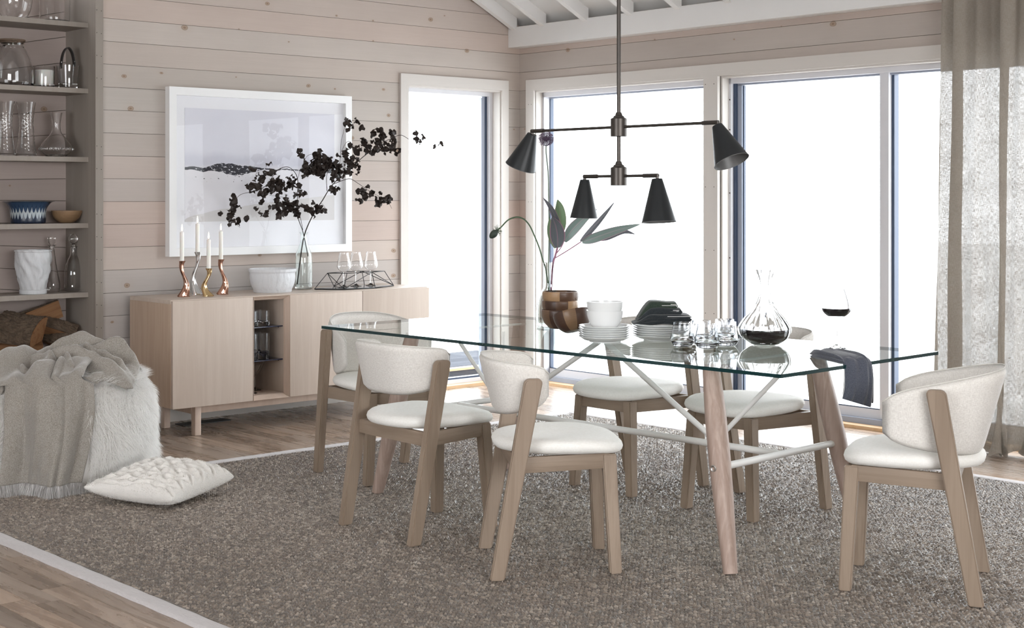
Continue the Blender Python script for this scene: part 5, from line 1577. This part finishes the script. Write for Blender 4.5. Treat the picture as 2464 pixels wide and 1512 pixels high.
# pillow: ribbed plush cushion lying on the rug
def pillow():
    loc = Vector((3.175, 5.815, RT)); rz = math.radians(-28)
    t = tag(empty('pillow', tuple(loc), rz), 'square cream plush fur pillow with ruched ribs lying on the rug', 'pillow')
    S = .232; H = .062; N = 130; m = MB()
    def hgt(u, v):
        a = max(0, 1 - abs(u) ** 2.4); b = max(0, 1 - abs(v) ** 2.4)
        return (a * b) ** .36
    def f(sg):
        def g(i, j):
            u, v = 2 * i - 1, 2 * j - 1
            px_, py_ = u, v
            k = 1 - .10 * (1 - abs(v) ** 2) * abs(u) ** 3; k2 = 1 - .10 * (1 - abs(u) ** 2) * abs(v) ** 3
            h = hgt(u, v)
            ph_ = (u * 2.9 + .16 * math.sin(v * 4.1) + .05 * math.sin(v * 11)) % 1.0; rib = (.012 - .036 * math.exp(-((ph_ - .5) / .10) ** 2) + .010 * math.sin(ph_ * 2 * PI - PI / 2)) * h
            crk = .007 * math.sin(v * 17 + 3.0 * math.sin(u * 2.9 * 2 * PI)) * h + .0025 * math.sin(v * 31 + u * 22) * h
            z = H + sg * (H * h * .98) + (rib + crk if sg > 0 else 0)
            z += .035 * (u * .5 - v * .25) * (1 if sg > 0 else .3) * h
            return (px_ * S * k, py_ * S * k2, max(z, 0.001))
        return g
    m.grid(f(1), N, N); m.grid(f(-1), N, N)
    o = m.build('cover', M['plush'], t, smooth=True, fix=True)
    # rest it on the rug
    p, q = sample_mesh(o, 50000, 9)
    if q[p[:, 2] > H * 1.2][:, 2].mean() < 0: q = -q
    dd = np.stack([np.sin(p[:, 1] * 60), np.cos(p[:, 0] * 50), .1 * p[:, 2]], 1) * .5 + q
    strands('plush_pile', p, q, M['plush'], t, .0042, .0005, .35, .4, 6, dirs=dd)
    return t
pl = pillow()
pl.location.z = RT + .010
pl.rotation_euler = (math.radians(2.5), math.radians(-2), math.radians(25))

# throw draped over the ottoman
def throw():
    t = tag(empty('throw_blanket', tuple(OC)), 'greige mohair throw with pale fringe draped over the fur ottoman', 'blanket')
    # frame: F = toward the photographer from the ottoman, R = to the right in the room
    Fd = Vector((-.60, -.80, 0)).normalized(); Rd = Vector((.80, -.60, 0)).normalized()
    def surf(r_, z_, a):      # a = angle from Fd, measured toward Rd
        return (Fd * math.cos(a) + Rd * math.sin(a)) * r_ + Vector((0, 0, z_))
    m = MB(); NU, NV = 90, 110
    def f(u, v):
        # v: 0 at the back of the top, ~.45 at the shoulder, 1 at the bottom front
        s_ = u * 2 - 1
        fold = .036 * math.sin(s_ * 4.4 + .9 * math.sin(v * 3.4) + .6) + .018 * math.sin(s_ * 9.5 + v * 5.0) * (.4 + .6 * s_ * s_) + .003 * math.sin(s_ * 23 + v * 9) - .022 * math.exp(-((s_ - .42 + .1 * v) / .06) ** 2)
        if v < .45:
            k = v / .45
            yf = -.16 + k * (.16 + OR * .93)                # along Fd over the top
            hw = .26 - .06 * k
            xr = -.06 + s_ * hw - .05 * (1 - k)
            r2 = math.hypot(yf, xr)
            base = OH * (1.01 - .55 * max(0, (r2 / OR) - .72) ** 1.6)
            bunch = (.5 + .5 * math.sin(k * 7.5 + s_ * 2.4)) * .055 * math.sin(PI * min(1, k * 1.15)) + .03 * math.sin(s_ * 5 + k * 9) * math.sin(PI * k)
            z = base + .030 + bunch + abs(fold) * .9
            return Fd * yf + Rd * xr + Vector((0, 0, z))
        k = (v - .45) / .55
        ang = -.02 + s_ * (.52 - .12 * k) + .03 * math.sin(k * 4)
        z = OH * (.975 - .90 * k) + .012
        rr = OR * (.955 + .075 * min(1, k * 4)) + .034 + fold * (.6 + .9 * k) * .8
        return surf(rr, z, ang)
    m.grid(f, NU, NV)
    m.build('cloth', M['throw'], t, smooth=True, solid=.010)
    # crumpled upper part heaped on top, falling into folds
    RG = [([(-.27, -.02, .02), (-.15, -.03, .07), (-.03, -.05, .135), (.06, -.06, .165), (.15, -.05, .125), (.21, .0, .07)], .052),
          ([(.10, .03, .09), (.17, .0, .115), (.24, -.02, .135), (.29, .0, .09), (.33, .05, .03)], .036),
          ([(-.05, .10, .085), (.03, .09, .115), (.12, .12, .095), (.20, .17, .07), (.28, .19, .03)], .030),
          ([(-.22, .05, .045), (-.12, .08, .075), (-.05, .13, .085), (-.07, .24, .05)], .034),
          ([(.03, .15, .085), (.06, .23, .06), (.03, .31, .02)], .028),
          ([(-.30, .05, .03), (-.20, .12, .035), (-.15, .20, .03)], .022),
          ([(.06, .0, .11), (.11, .05, .10), (.20, .09, .085), (.27, .13, .05)], .022)]
    RS = []
    for pts, w in RG:
        q = spline(pts, 40); RS.append((np.array([(p.x, p.y, p.z) for p in q]), w))
    def heap(x, y):
        h = .0
        for q, w in RS:
            d = np.hypot(q[:, 0] - x, q[:, 1] - y); k = q[:, 2] * np.exp(-(d / w) ** 1.5)
            h = max(h, float(k.max())) + .18 * min(h, float(k.max()))
        r = math.hypot(x, y)
        base = OH * (1.0 - .75 * max(0, (r / OR) - .80) ** 1.4)
        return base + .028 + h + .004 * math.sin(x * 60 + y * 35) + .003 * math.sin(y * 95 - x * 22)
    m2 = MB()
    def g(u, v):
        x = -.30 + .64 * u
        y0 = -.13 + .05 * math.sin(u * 5) + .10 * abs(u - .5) ** 2
        y1 = .27 + .05 * math.sin(u * 9 + 1) - .12 * max(0, u - .62) + .03 * math.sin(u * 21)
        if u < .12: y0 += (.12 - u) * .9; y1 -= (.12 - u) * 1.4
        y = y0 + (y1 - y0) * v
        z = heap(x, y)
        e = min(v, 1 - v, 1 - u) / .05
        if e < 1: z -= (1 - e) ** 2 * .022
        return Rd * x + Fd * y + Vector((0, 0, z))
    m2.grid(g, 130, 100)
    m2.build('heaped_fold', M['throw'], t, smooth=True, solid=.008)
    def g2(u, v): return g(.0, v * .0 + u)
    # fringe
    P = []; Nn = []; 
    for i in range(2600):
        u = random.random(); p = Vector(f(u, 1.0)); P.append(p + Vector((0, 0, .006))); Nn.append(((Fd * .2 + Vector((random.gauss(0, .15), random.gauss(0, .15), -1)))).normalized())
    strands('fringe', np.array(P), np.array(Nn), M['fringe'], t, .075, .0011, .6, .12, 8)
    P = []; Nn = []
    for i in range(1500):
        u = random.random(); p = Vector(g(0.0, u)); P.append(p); Nn.append((-Rd + Fd * random.gauss(.2, .3) + Vector((0, 0, random.gauss(.0, .25)))).normalized())
    o = strands('fringe', np.array(P), np.array(Nn), M['fringe'], t, .06, .0012, .3, .25, 9, dirs=np.array(Nn))
    # fuzz on the cloth
    return t
throw()
